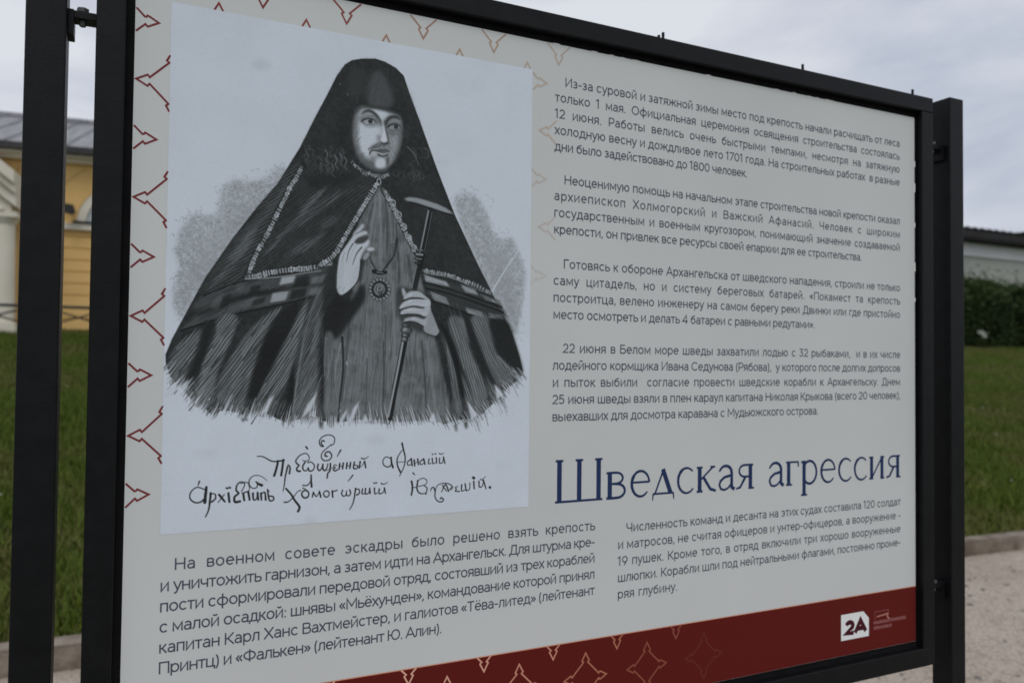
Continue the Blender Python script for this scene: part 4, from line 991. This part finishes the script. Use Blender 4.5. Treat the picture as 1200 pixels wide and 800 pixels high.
for reg, t, a, ang, s in (
    ([(280, -40), (395, -30), (425, 150), (500, 330), (560, 520), (490, 650), (430, 440), (345, 200)], 98, .9, 108, 1),
    ([(440, -40), (560, -60), (620, 190), (745, 340), (700, 440), (610, 400), (510, 160)], 94, .9, 116, 2),
    ([(345, 330), (430, 470), (480, 640), (430, 650), (395, 500)], 88, .9, 110, 3),
    ([(225, 20), (285, 150), (345, 390), (380, 640), (330, 620), (290, 330)], 84, .85, 102, 4),
    ([(560, 320), (640, 420), (660, 520), (600, 540), (560, 440)], 70, .9, 115, 5)):
    t += 8; poly(Zr(reg), t - 10, .65, 3, True); hatch(Zr(reg), ang, 3.0, t + 20, a * .65, .48, 2, s + 90); lines(Zr(reg), ang, 26, (122, 130, 108, 46, 52), (.5, 1.0), (16, 50), .55, 1.0, 3)
poly(Zr([(205, -10), (240, 0), (330, 180), (385, 430), (415, 720), (395, 720), (360, 480), (300, 220)]), 35, .92, 1.6, True)
poly(Zr([(395, -40), (440, -20), (490, 130), (580, 330), (650, 470), (590, 430), (500, 270), (430, 100)]), 40, .85, 2, True)
poly(Zr([(575, -20), (700, -30), (760, 120), (815, 320), (790, 340), (660, 230), (610, 120)]), 40, .9, 3, True)
stroke(Zr([(640, 230), (700, 300), (760, 350)]), 2, 1, 112, .8)
poly(Zr([(230, 140), (260, 260), (300, 520), (340, 740), (325, 740), (270, 420)]), 44, .85, 1.5, True)
# ragged engraved lower edge
hatch([(214, 440), (260, 462), (320, 470), (385, 472), (450, 474), (520, 474), (580, 448), (606, 432), (596, 450), (560, 482), (500, 488), (420, 488), (340, 490), (270, 480), (220, 458)], 70, 2.6, 106, .55, .5, 4, 88)
E0 = sm(BOT, 6)
for i in range(620):
    x, y = E0[int(rnd.random() * (len(E0) - 1))]; x += rnd.uniform(-2, 2)
    ang = 50 + (x - 195) / 190 * 38 if x < 385 else 88 + (x - 385) / 228 * 44
    c, s = math.cos(math.radians(ang)), -math.sin(math.radians(ang)); k = rnd.random()
    if k < .62:
        a, b = rnd.uniform(2, 12), rnd.uniform(1, 7) * (1 if k < .5 else 1.5); stroke([(x + c * a, y + s * a), (x - c * b, y - s * b)], 1.3, .5, rnd.choice((58, 74, 88, 100, 112)), .7)
    else:
        a, b = rnd.uniform(2, 9) * (1 if k < .88 else 2.4), rnd.uniform(2, 5); stroke([(x + c * a, y + s * a), (x - c * b, y - s * b)], .4, rnd.uniform(.8, 1.7), 170, .8)
for (x, y, l) in ((540, 496, 8), (552, 494, 8), (564, 488, 7)):
    for j in range(4):
        c, s = math.cos(math.radians(88 + (x - 385) / 228 * 40)), -math.sin(math.radians(88 + (x - 385) / 228 * 40)); q = (x + j * 4, y - rnd.uniform(0, 8)); stroke([(q[0] + c * l, q[1] + s * l), (q[0] - c * l * .6, q[1] - s * l * .6)], .9, .5, 100, .6)
for q in ([(322, 462), (313, 482), (305, 486), (315, 468)], [(372, 458), (366, 478), (352, 492), (360, 474)], [(408, 478), (402, 494), (396, 498), (401, 486)], [(422, 468), (414, 492), (408, 494), (414, 478)], [(428, 484), (432, 494), (424, 494)], [(508, 482), (512, 494), (502, 494)], [(548, 470), (560, 486), (552, 492)], [(580, 450), (590, 462), (582, 468)], [(222, 444), (214, 462), (206, 456), (216, 448)]):
    poly(q, 172, .85, 1.2)

# -- staff
stroke([(505, 246), (500, 272), (495, 298), (489, 322), (483, 350)], 7.5, 7, 40, .95, 1.2)
stroke([(502, 247), (497, 272), (492, 296)], 2.0, 1.6, 122, .95); stroke([(506.5, 248), (502, 272), (497, 296)], 1.0, .8, 100, .7)
stroke([(488, 312), (484, 330), (481, 346)], 1.6, 1.4, 108, .9)
for (x, y, w, h, t) in ((492, 293, 6.4, 1.6, 110), (491.5, 298, 6.8, 2.6, 124), (490.5, 303, 6.0, 1.8, 104), (490, 308, 5, 1.6, 60)):
    stroke([(x - w / 2 - .6, y), (x + w / 2 + .6, y + .8)], h * 1.8, None, 34, .9); stroke([(x - w / 2, y - .2), (x + w / 2, y + .5)], h, None, t, .9)
poly([(473, 233), (479, 231), (489, 232), (500, 235), (512, 239), (523, 244), (532, 251), (522, 249), (510, 245), (498, 241), (486, 237), (478, 236)], 128, .98, .8)
stroke([(480, 237), (498, 242.5), (512, 247), (530, 252.5)], 1.6, 1.4, 32, .9)
stroke([(475, 392), (470, 420), (463, 455), (457, 490)], 8.5, 6, 34, .95, 1.4)
stroke([(472, 400), (467, 428), (461, 458), (455, 488)], 2.6, 2.2, 132, .95); stroke([(470, 400), (465, 428), (459, 458)], .9, .8, 46, .8)
stroke([(459, 486), (456, 496)], 4, 1.2, 40, .9)
for (x, y, rx, ry, t) in ((476, 381, 4.6, 2.6, 74), (476, 387, 6.0, 4.2, 84), (475, 393, 4.6, 2.6, 70), (474, 397.5, 3.6, 2.4, 96)):
    poly(arc(x, y, rx + 1, ry + .8, 0, 345, 14), 34, .95, .5); poly(arc(x - .4, y, rx, ry, 0, 345, 14), t, .9, .6); poly(arc(x - rx * .25, y - ry * .25, rx * .4, ry * .5, 0, 340, 10), 140, .8, .8)

# -- chain and pendant
stroke([(433, 301), (436, 308), (441, 316)], 2.8, 2.4, 42, .9, 1); stroke([(465, 280), (462, 298), (455, 309), (449, 317)], 2.6, 2.2, 44, .9, 1)
for i in range(7): stroke(arc(434 + i * 1.3, 302 + i * 2.2, 1.2, 1.2, 0, 300, 6), .7, .7, 96, .7)
for x, y in ((461, 288), (462, 294), (459, 300)): stroke(arc(x, y, 2.2, 2.2, 0, 320, 8), 1.2, 1, 66, .9)
stroke([(438, 318), (446, 320), (452, 319)], 5, 4, 38, .95, 1); stroke([(442, 319), (449, 320)], 1.2, 1, 108, .9)
poly(arc(444.6, 339, 12.5, 13, 0, 350, 24), 54, .9, 1.5); 
for k in range(17):
    a = k * 2 * math.pi / 17; q = (444.6 + 11 * math.cos(a), 339 + 11.6 * math.sin(a)); stroke([q, (q[0] + .6, q[1] + .3)], 2.4, 2.2, 128, .9)
stroke(arc(444.6, 339, 8, 8.6, 0, 359, 20), 1.4, 1.4, 40, .9); stroke(arc(444.6, 339, 5.6, 6.2, 100, 400, 18), 1.5, 1.2, 124, .9); poly(arc(444.6, 339, 4.6, 5.2, 0, 350, 16), 78, .9, .6)
stroke([(442, 342), (443, 336), (447, 335.5), (447.5, 339), (444.5, 340)], 1.2, 1, 132, .9)

# -- raised hand
A1 = lambda q: z(380, 250, 7.273, q)
poly(A1([(310, 400), (345, 345), (385, 330), (382, 372), (352, 400), (330, 480), (320, 560), (290, 590)]), 50, .95, 1.5, True)
poly(A1([(104, 612), (110, 480), (130, 362), (160, 308), (208, 242), (248, 198), (282, 205), (255, 250), (335, 252), (376, 222), (380, 262), (335, 330), (308, 400), (304, 490), (280, 590), (215, 655), (160, 692), (122, 682)]), 160, 1, .7, True)
poly(A1([(243, 196), (256, 160), (290, 125), (322, 90), (340, 98), (330, 130), (300, 165)]), 150, 1, .6, True)
poly(A1([(240, 205), (285, 170), (345, 150), (366, 160), (362, 178), (320, 192), (280, 212), (250, 250)]), 158, 1, .6, True)
stroke(A1([(262, 176), (300, 160), (332, 130)]), 1.0, .7, 84, .8)
poly(A1([(258, 246), (285, 214), (330, 200), (366, 192), (372, 214), (336, 248), (290, 260)]), 62, .95, .8, True)
poly(A1([(362, 312), (375, 292), (405, 290), (428, 300), (420, 316), (385, 322)]), 156, 1, .6, True)
poly(A1([(328, 392), (340, 350), (372, 328), (386, 336), (380, 368), (352, 396)]), 126, 1, .8, True)
stroke(A1([(245, 258), (208, 325), (188, 420)]), 1.6, .5, 66, .9); stroke(A1([(318, 290), (275, 345), (240, 440)]), 1.9, .6, 62, .9)
stroke(A1([(285, 265), (250, 300), (215, 400)]), .8, .4, 120, .6); stroke(A1([(172, 335), (158, 380), (150, 430)]), .9, .5, 110, .8); stroke(A1([(350, 290), (320, 340), (300, 400)]), .8, .5, 110, .7)
hatch(A1([(106, 600), (116, 480), (140, 380), (170, 420), (160, 560), (150, 680)]), 80, 2, 128, .5, .4, 1, 3); hatch(A1([(250, 480), (300, 440), (285, 580), (220, 640)]), 70, 2, 132, .5, .4, 1, 5)
stroke(A1([(312, 395), (306, 470), (285, 575), (220, 655), (165, 695)]), 1.6, 1.6, 38, .85); stroke(A1([(102, 610), (108, 480), (128, 362), (160, 305), (205, 240)]), .9, .9, 44, .7)
for q in ((120, 655), (160, 665)): stroke(A1([q, (q[0] + 12, q[1] - 40)]), .8, .6, 120, .7)

# -- hand on the staff
B1 = lambda q: z(450, 320, 8, q)
poly(B1([(130, 140), (400, 190), (440, 260), (500, 430), (525, 550), (480, 600), (360, 560), (180, 470), (130, 380)]), 50, .8, 3, True)
poly(B1([(370, 215), (420, 236), (438, 270), (440, 345), (470, 420), (500, 500), (520, 545), (488, 584), (440, 576), (384, 552), (372, 500), (398, 430), (380, 330)]), 136, 1, 1, True)
poly(B1([(165, 150), (180, 140), (194, 160), (206, 192), (186, 222), (172, 192)]), 146, 1, .7, True)
for q, t in (([(182, 248), (196, 205), (246, 172), (318, 170), (368, 198), (386, 236), (318, 228), (250, 230), (206, 246)], 150), ([(143, 332), (166, 286), (226, 250), (290, 242), (390, 250), (432, 262), (430, 306), (372, 318), (285, 306), (212, 318), (158, 342)], 156),
             ([(152, 374), (180, 342), (258, 320), (368, 332), (426, 316), (424, 376), (382, 408), (322, 384), (226, 380), (168, 390)], 152), ([(188, 436), (228, 416), (300, 410), (366, 430), (412, 414), (402, 486), (372, 494), (312, 462), (240, 448), (196, 456)], 144)):
    poly(B1(q), t, 1, .8, True); stroke(B1([(q[0][0] + 30, q[0][1] - 8)] + [(q[3][0], q[3][1] + 26), (q[4][0] - 10, q[4][1] + 30)]), 1.2, .8, 126, .5)
for q in ([(178, 258), (250, 236), (320, 232), (384, 244)], [(143, 345), (220, 322), (285, 310), (372, 324)], [(160, 396), (230, 386), (318, 390), (384, 412)], [(196, 462), (250, 454), (312, 468), (370, 500)]): stroke(B1(q), 1.9, .8, 44, .9)
hatch(B1([(420, 330), (470, 420), (515, 545), (440, 575), (385, 545), (400, 440)]), 60, 2.2, 100, .6, .45, 1, 9)
stroke(B1([(392, 210), (436, 250), (446, 330), (480, 420), (525, 545)]), 1.2, 1.2, 36, .8); stroke(B1([(525, 550), (488, 590), (440, 582), (380, 556)]), 1.2, 1, 40, .8)
for q in ((238, 205), (232, 268), (236, 345), (266, 428)): stroke(B1([q, (q[0] + 26, q[1] - 6)]), 1.6, 1, 168, .7, 1)

# -- hair
for i in range(34):
    x, y = rnd.uniform(354, 408), rnd.uniform(170, 194); q = rnd.uniform(2.5, 5); d = rnd.uniform(-4, 4)
    stroke([(x, y), (x + d + q, y + 3), (x + d, y + 7), (x + d + q * .6, y + 11), (x + d * .4, y + 14)], 1.0, .4, rnd.uniform(60, 92), .6)
for x, y, t in ((381, 176, 98), (392, 182, 104), (398, 180, 92), (403, 184, 98), (388, 192, 86), (374, 184, 80)): stroke([(x, y), (x + 3, y + 5), (x + 1, y + 11), (x + 4.5, y + 16)], 1.5, .6, t, .75)
for i in range(22):
    x, y = rnd.uniform(478, 500), rnd.uniform(165, 205); stroke([(x, y), (x + 4, y + 4), (x + 5, y + 10), (x + 1, y + 13)], 1.1, .6, rnd.uniform(58, 84), .6)
stroke([(477, 172), (483, 178), (488, 186), (490, 194)], 1.6, .8, 92, .7)
for i in range(6): stroke(arc(464 + i * 6, 203 + (i % 2) * 3, 3, 4, 0, 260, 8), 1.2, .8, 72, .7)

# -- face
F = lambda q: z(400, 110, 8, q)
FACE = F([(150, 140), (200, 118), (260, 126), (330, 136), (420, 152), (500, 178), (542, 205), (562, 262), (566, 340), (562, 420), (545, 500), (515, 580), (480, 645), (430, 692), (370, 714), (305, 702), (238, 668), (180, 620), (142, 545), (118, 450), (108, 350), (116, 250), (132, 180)])
poly(FACE, 132, 1, 1.6, True)
poly(F([(190, 260), (330, 300), (380, 330), (350, 440), (290, 500), (270, 600), (220, 600), (170, 520), (150, 420), (150, 320)]), 172, .95, 4, True)
poly(F([(290, 150), (400, 165), (440, 195), (400, 230), (370, 260), (330, 190)]), 170, .95, 2.5, True)
poly(F([(180, 130), (260, 135), (210, 165), (170, 215), (150, 210)]), 140, .8, 3, True)
poly(F([(455, 400), (540, 380), (545, 470), (510, 570), (460, 640), (440, 600), (480, 500)]), 140, .8, 3, True)
poly(F([(562, 240), (577, 340), (562, 460), (520, 596), (470, 660), (520, 520), (536, 420), (545, 330)]), 66, .75, 3, True)
poly(F([(104, 260), (128, 190), (150, 170), (140, 300), (135, 440), (172, 560), (240, 650), (300, 690), (230, 680), (170, 630), (122, 520), (102, 400)]), 66, .7, 3.5, True)
poly(F([(375, 250), (402, 300), (418, 370), (436, 430), (402, 458), (366, 440), (372, 400), (390, 340)]), 174, .98, 1.2, True)
poly(F([(400, 262), (424, 255), (430, 330), (444, 400), (446, 456), (432, 430), (418, 360)]), 50, .85, 1.3, True)
poly(F([(425, 300), (460, 330), (500, 370), (470, 420), (445, 420)]), 112, .7, 2.5, True)
# brows, eyes
poly(F([(185, 200), (300, 185), (362, 240), (350, 305), (235, 305), (190, 275)]), 108, .5, 2.5, True); poly(F([(420, 240), (550, 240), (562, 330), (480, 392), (425, 350)]), 98, .55, 2.5, True)
poly(F([(185, 195), (215, 158), (262, 148), (312, 172), (350, 212), (374, 258), (362, 272), (330, 225), (290, 185), (250, 172), (212, 182)]), 48, .9, .9, True)
poly(F([(414, 270), (428, 228), (468, 204), (520, 206), (556, 240), (545, 246), (510, 232), (470, 236), (440, 262), (424, 300)]), 48, .9, .9, True)
poly(F([(198, 262), (225, 240), (262, 234), (298, 244), (320, 264), (298, 282), (250, 288), (215, 280)]), 142, .85, .8, True)
poly(F([(442, 314), (470, 294), (512, 288), (546, 308), (530, 334), (482, 342), (452, 332)]), 122, .85, .8, True)
poly(F([(345, 215), (372, 250), (392, 300), (360, 290), (332, 262)]), 92, .75, 2, True)
poly(F(arc(272, 258, 22, 24, 0, 345, 16)), 42, .97, .5); poly(F(arc(512, 309, 20, 24, 0, 345, 16)), 40, .97, .5)
poly(F([(190, 250), (215, 224), (255, 214), (295, 224), (326, 260), (300, 244), (258, 234), (218, 242)]), 116, .8, .8, True); poly(F([(432, 304), (462, 280), (510, 274), (552, 300), (512, 288), (465, 294)]), 96, .8, .8, True)
stroke(F([(188, 262), (216, 241), (258, 233), (300, 244), (328, 270)]), 2.0, 1.2, 40, .95, .9); stroke(F([(192, 240), (216, 222), (256, 212), (298, 222), (330, 256)]), .8, .6, 70, .7)
stroke(F([(434, 314), (464, 293), (512, 286), (554, 308)]), 2.0, 1.3, 42, .95, .9); stroke(F([(436, 296), (464, 278), (512, 272), (552, 292)]), .8, .6, 66, .7)
stroke(F([(262, 242), (264, 244)]), .8, .7, 150, .8); stroke(F([(505, 294), (507, 296)]), .7, .6, 130, .8)
stroke(F([(205, 268), (238, 290), (290, 292), (322, 270)]), 1.0, .7, 80, .8); stroke(F([(452, 336), (490, 348), (545, 340)]), 1.1, .8, 74, .8)
stroke(F([(220, 300), (260, 322), (310, 312)]), 1.0, .5, 118, .7, 1.4); stroke(F([(450, 360), (500, 378), (545, 366)]), 1.4, .8, 98, .7, 1.4)
stroke(F([(190, 240), (200, 262), (212, 285)]), 1.3, .7, 62, .8)
# nose, mouth, chin
poly(F([(340, 380), (372, 398), (356, 412), (352, 436), (366, 452), (340, 450), (325, 415)]), 122, .7, 1.6, True); stroke(F([(372, 402), (358, 416), (357, 434), (372, 450)]), 1.2, .9, 86, .6, 1.2)
poly(F([(364, 452), (400, 462), (444, 450), (450, 468), (420, 482), (386, 480)]), 44, .95, .8, True)
poly(F([(384, 478), (412, 476), (410, 508), (392, 508)]), 84, .8, 1.4, True)
poly(F([(265, 540), (272, 505), (310, 478), (362, 462), (384, 486), (340, 510), (300, 522), (270, 566)]), 84, .85, 1.6, True); lines(F([(265, 545), (272, 505), (310, 478), (362, 462), (384, 486), (340, 512), (300, 524)]), 30, 30, (54, 62, 120), (.4, .7), (3, 7), .7)
poly(F([(415, 486), (450, 480), (468, 500), (455, 530), (435, 520)]), 108, .7, 1.8, True)
stroke(F([(266, 566), (278, 542), (308, 532), (342, 538), (386, 552), (420, 550), (448, 540)]), 1.6, 1.5, 42, .95, .9)
poly(F([(325, 530), (372, 514), (396, 520), (420, 515), (446, 538), (400, 546), (350, 540)]), 66, .9, .7, True)
poly(F([(345, 545), (390, 556), (440, 546), (425, 566), (385, 574), (355, 562)]), 136, .95, .6, True)
stroke(F([(346, 572), (390, 588), (436, 570)]), 2.4, 1.8, 60, .9, 1.4); stroke(F([(266, 556), (262, 580)]), 1.0, .6, 70, .7)
poly(F(arc(366, 650, 54, 50, 0, 350, 22)), 172, .98, 2); poly(F([(285, 535), (320, 545), (330, 570), (300, 585), (280, 570)]), 158, .8, 1.6, True)
poly(F([(425, 590), (448, 600), (446, 650), (430, 695), (422, 650)]), 58, .85, 1.8, True); poly(F([(275, 590), (310, 600), (320, 640), (305, 680), (265, 650)]), 104, .6, 2.5, True)
poly(F([(185, 615), (240, 622), (300, 645), (310, 680), (350, 704), (420, 698), (440, 720), (370, 738), (290, 722), (215, 672)]), 82, .7, 2.5, True)
hatch(F([(150, 420), (200, 560), (300, 650), (310, 700), (200, 640), (130, 520)]), 50, 1.8, 74, .6, .45, 2, 4); hatch(FACE, 12, 1.7, 106, .16, .4, 3, 6)
hatch(F([(460, 380), (560, 360), (540, 500), (480, 640), (440, 610)]), 130, 1.9, 96, .4, .4, 2, 8)
lines(F([(150, 300), (200, 560), (260, 640), (200, 630), (140, 520), (118, 400)]), 55, 50, (84, 92, 100), (.4, .7), (4, 10), .6); lines(F([(450, 420), (550, 380), (540, 500), (480, 630), (445, 600)]), 120, 46, (84, 96, 104), (.4, .7), (4, 10), .6)
lines(F([(180, 215), (330, 200), (350, 300), (230, 310)]), 20, 22, (84, 96), (.4, .6), (3, 8), .5); lines(F([(430, 330), (560, 300), (555, 385), (450, 385)]), 15, 26, (78, 90), (.4, .7), (4, 9), .6)
# hood edge shadow and collar lace
poly(F([(120, 190), (160, 120), (260, 108), (400, 132), (520, 172), (560, 220), (500, 192), (400, 160), (300, 142), (200, 138), (150, 180)]), 48, .75, 2, True)
for i, (x, y) in enumerate([(106, 648), (122, 668), (142, 684), (165, 704), (188, 722), (212, 738), (238, 744), (262, 752), (288, 764), (314, 772), (340, 770), (366, 776), (392, 774), (418, 770), (436, 760)]):
    stroke(F(arc(x + rnd.uniform(-5, 5), y + rnd.uniform(-4, 12), rnd.uniform(7, 15), rnd.uniform(8, 16), rnd.uniform(0, 200), rnd.uniform(260, 420), 8)), rnd.uniform(1.2, 2.2), 1.0, 104 + (i * 37) % 44, .85)
stroke(F([(100, 622), (150, 680), (220, 722), (300, 752), (380, 758), (440, 742)]), .9, .8, 96, .8)

# -- handwritten caption in pen
INK = 38
A = lambda q: z(300, 500, 7.275, q); B = lambda q: z(210, 540, 6.667, q); C = lambda q: z(430, 510, 7.5, q)
def pen(M, s, pts, w0, w1=None): stroke(M(pts), w0 * 1.3 / s, (w1 if w1 is not None else w0) * 1.3 / s, INK, .97, .8)
for pts, a, b in (
    ([(10, 250), (62, 254), (130, 290), (180, 292), (240, 283)], 6, 10), ([(188, 290), (175, 350), (155, 415)], 13, 15), ([(232, 280), (225, 345), (214, 412)], 13, 14), ([(268, 345), (250, 420), (240, 500), (230, 548)], 11, 5), ([(262, 352), (276, 324), (290, 350), (284, 396)], 6, 12),
    ([(440, 300), (455, 265), (430, 226), (380, 238), (342, 280), (344, 308), (366, 326), (348, 350), (352, 374), (376, 376)], 5, 12), ([(426, 168), (438, 186)], 10, 10), ([(400, 285), (420, 290), (440, 282)], 6, 4), ([(418, 300), (398, 335), (404, 366), (430, 372), (446, 345)], 11, 6),
    ([(440, 305), (472, 300), (498, 330), (486, 366), (456, 376), (444, 350)], 6, 10), ([(530, 318), (524, 350), (540, 372), (560, 350), (570, 318)], 11, 7), ([(570, 318), (570, 355), (586, 372), (604, 348), (612, 315)], 11, 7), ([(634, 312), (630, 370), (612, 395), (606, 435)], 11, 9), ([(600, 372), (650, 345)], 4, 4),
    ([(582, 122), (566, 116), (556, 140), (575, 165), (550, 160), (540, 120), (572, 80), (628, 68), (668, 92), (664, 140), (640, 158)], 9, 6), ([(640, 150), (604, 182), (568, 214), (556, 255), (580, 286), (624, 280), (646, 246), (626, 212), (596, 218), (588, 244), (606, 250)], 6, 10),
    ([(722, 198), (708, 222), (692, 252)], 11, 5), ([(690, 330), (668, 322), (662, 342), (676, 346), (658, 360), (672, 374), (694, 364)], 5, 10), ([(714, 312), (708, 358)], 11, 10), ([(708, 338), (738, 330)], 5, 5), ([(744, 308), (738, 356)], 11, 10), ([(776, 306), (770, 354)], 11, 10), ([(770, 334), (802, 326)], 5, 5), ([(806, 304), (800, 352)], 11, 10),
    ([(838, 300), (832, 352), (860, 352), (866, 330), (840, 326)], 11, 6), ([(888, 296), (880, 350)], 11, 10), ([(884, 346), (912, 318), (920, 296)], 4, 5), ([(926, 294), (934, 346)], 11, 10), ([(900, 266), (926, 272), (958, 250)], 9, 4),
    # second line, middle
    ([(255, 525), (300, 575), (330, 625), (370, 680), (358, 718)], 11, 15), ([(352, 552), (318, 596), (276, 636), (240, 640)], 5, 9), ([(352, 552), (378, 540)], 4, 8), (arc(420, 572, 30, 32, 30, 385, 14), 11, 9), ([(470, 408), (470, 460), (474, 508)], 9, 14), ([(470, 455), (440, 495), (400, 498)], 6, 9), ([(398, 520), (425, 530)], 7, 5),
    ([(488, 556), (480, 596)], 9, 9), ([(488, 556), (515, 592), (540, 550)], 9, 5), ([(540, 550), (552, 596)], 11, 11), (arc(600, 570, 24, 26, 20, 380, 12), 8, 8), ([(650, 545), (654, 596)], 11, 11), ([(650, 552), (690, 540)], 7, 9), ([(738, 538), (730, 572), (748, 590), (768, 574), (772, 545)], 9, 6), ([(772, 545), (772, 580), (796, 584), (806, 560), (798, 535)], 7, 9),
    ([(824, 412), (806, 436), (784, 462)], 10, 5), ([(848, 524), (838, 600), (824, 655), (798, 702)], 11, 6), ([(846, 532), (876, 530), (882, 560), (858, 580)], 6, 10), ([(908, 528), (904, 568), (928, 566)], 10, 6), ([(934, 524), (932, 568), (960, 562), (968, 524)], 10, 6), ([(968, 522), (974, 566)], 10, 9), ([(1010, 520), (1012, 568), (1034, 562)], 10, 6), ([(1004, 478), (1010, 480)], 9, 9), ([(1022, 474), (1028, 476)], 9, 9),
    ([(1050, 528), (1050, 568), (1084, 556), (1094, 520)], 10, 5), ([(1094, 518), (1104, 566)], 10, 8), ([(1068, 480), (1090, 488), (1122, 470)], 9, 4)): pen(A, 7.275, pts, a, b)
for pts, a, b in (
    ([(198, 222), (140, 204), (92, 240), (84, 290), (120, 322), (165, 320), (190, 300)], 6, 9), ([(212, 204), (206, 260), (200, 322)], 14, 17), ([(158, 158), (148, 188)], 9, 5), ([(246, 250), (238, 330), (228, 385), (205, 436)], 13, 6), ([(246, 258), (278, 256), (284, 290), (254, 318)], 5, 10), ([(312, 262), (356, 316)], 13, 10), ([(352, 260), (304, 322)], 6, 5),
    ([(384, 250), (392, 318)], 12, 12), ([(370, 210), (376, 212)], 11, 11), ([(392, 206), (398, 208)], 11, 11), ([(486, 238), (512, 180), (480, 162), (450, 190), (446, 230), (464, 250), (432, 280), (436, 318), (474, 314)], 5, 14), ([(480, 175), (522, 164), (550, 186), (546, 226), (520, 240)], 5, 4),
    ([(546, 196), (548, 146), (588, 112), (640, 118), (686, 152)], 7, 3), ([(600, 162), (625, 180), (644, 188)], 8, 17), ([(548, 192), (578, 212), (606, 204), (612, 178)], 5, 7), ([(500, 252), (508, 306)], 12, 11), ([(494, 250), (540, 236)], 8, 6), ([(540, 240), (550, 302)], 12, 11), ([(576, 250), (580, 300), (604, 294), (612, 246)], 11, 5), ([(612, 246), (618, 302)], 11, 10),
    ([(638, 250), (642, 302)], 11, 10), ([(640, 256), (668, 244), (676, 302)], 6, 11), ([(690, 222), (704, 304), (736, 302), (734, 278), (706, 272)], 9, 8), ([(690, 226), (704, 236)], 6, 4)): pen(B, 6.667, pts, a, b)
for pts, a, b in (
    ([(204, 200), (166, 188), (140, 222), (150, 262), (186, 276), (208, 262)], 6, 9), ([(212, 192), (216, 240), (228, 280)], 12, 14), ([(308, 68), (322, 130), (336, 196), (326, 270), (286, 356)], 13, 6), ([(308, 130), (268, 196), (268, 262), (294, 322)], 6, 12), ([(258, 236), (340, 230)], 4, 4), ([(386, 208), (356, 234), (362, 262), (392, 250)], 9, 6), ([(388, 204), (398, 266)], 12, 10), ([(414, 216), (420, 266)], 12, 10), ([(418, 244), (448, 230)], 5, 5), ([(446, 206), (452, 256)], 12, 10),
    ([(494, 208), (466, 232), (474, 256), (498, 244)], 9, 6), ([(498, 206), (510, 252)], 12, 10), ([(546, 206), (540, 246), (562, 244)], 10, 6), ([(574, 200), (578, 246), (600, 238)], 10, 6), ([(608, 196), (612, 242)], 10, 9), ([(638, 200), (638, 242), (664, 234), (672, 192)], 10, 5), ([(672, 190), (684, 244)], 11, 9), ([(574, 164), (580, 166)], 9, 9), ([(598, 160), (604, 162)], 9, 9), ([(634, 156), (650, 164), (674, 156)], 7, 5),
    ([(392, 402), (400, 460), (390, 522)], 14, 12), ([(398, 462), (444, 448)], 6, 6), ([(404, 328), (420, 346)], 10, 6), ([(446, 396), (440, 470), (466, 508), (512, 508)], 12, 7), ([(444, 402), (488, 374), (526, 394), (514, 430), (454, 446)], 6, 6), ([(500, 440), (528, 462), (516, 514)], 6, 10),
    ([(558, 486), (566, 464), (586, 456), (600, 494)], 6, 11), ([(600, 494), (598, 540), (622, 576), (656, 582), (672, 562), (654, 546), (644, 556)], 8, 10), ([(602, 480), (620, 438), (668, 420), (720, 424), (752, 452), (736, 476)], 6, 8), ([(656, 494), (690, 430), (716, 488)], 7, 11), ([(664, 440), (700, 488)], 9, 7), ([(716, 486), (742, 452)], 5, 5),
    ([(800, 446), (776, 456), (786, 470), (776, 488), (812, 490)], 6, 9), ([(832, 432), (832, 486), (858, 478)], 11, 6), ([(862, 424), (872, 486)], 11, 10), ([(872, 480), (900, 472), (904, 418)], 5, 9), ([(938, 402), (942, 466)], 12, 11), ([(934, 370), (940, 374)], 20, 20), ([(984, 402), (988, 452), (1016, 440), (1022, 394)], 11, 5), ([(1022, 392), (1046, 466)], 12, 9), ([(996, 384), (1012, 388), (1042, 360)], 8, 4), ([(1078, 454), (1083, 457)], 18, 18)): pen(C, 7.5, pts, a, b)
# old paper: faint stains
for (x, y, rx, ry, t, al) in ((306, 76, 12, 7, 156, .5), (345, 300, 0, 0, 160, 0), (440, 515, 12, 6, 158, .35), (240, 531, 14, 6, 160, .35), (365, 610, 8, 5, 156, .4), (520, 190, 8, 6, 163, .3), (590, 546, 10, 6, 162, .3), (560, 100, 9, 8, 164, .3)):
    if rx: poly(arc(x, y, rx, ry, 0, 350, 16), t, al, 4)
T += (fbm(XX / 60, YY / 60, 3, 77) - .44) * 7 + (vnoise(XX / 1.7, YY / 1.7, 5) - .5) * 5
T = np.clip(T * (1 + .035 * np.clip(T / 172, 0, 1) ** 2), 26, 182)
TR = ((np.linspace(34, 172, 64)))
w_ = (T / 172) ** 1.5; r_, g_, b_ = lin(T * (.966 + .006 * w_)), lin(T * (1.014 - .002 * w_)), lin(T * (1.02 + .044 * w_))     # bluish paper, neutral ink
INKC = np.clip((np.stack([r_, g_, b_], -1) - .0045) / ILL, .003, .95)
us = PL + (np.arange(NW) + .5) * PX; vs_ = PT + (np.arange(NH) + .5) * PX
us[0], us[-1] = PL, PR_; vs_[0], vs_[-1] = PT, PB
UU, VV = np.meshgrid(us, vs_)
Vx = np.stack([UU, np.full_like(UU, -.0003), ZT - VV], -1).reshape(-1, 3)
I = np.arange((NH - 1) * NW).reshape(NH - 1, NW)[:, :-1].ravel()
por_ = np_mesh('portrait_print', Vx, np.stack([I, I + NW, I + NW + 1, I + 1], -1), [M_PRINT], sheet, org=sign.location)
at = por_.data.attributes.new('ink', 'FLOAT_COLOR', 'POINT')
at.data.foreach_set('color', np.concatenate([INKC.reshape(-1, 3), np.ones((NW * NH, 1))], 1).astype(np.float32).ravel())
por_['label'] = 'bluish engraving of a robed bearded figure with a staff'
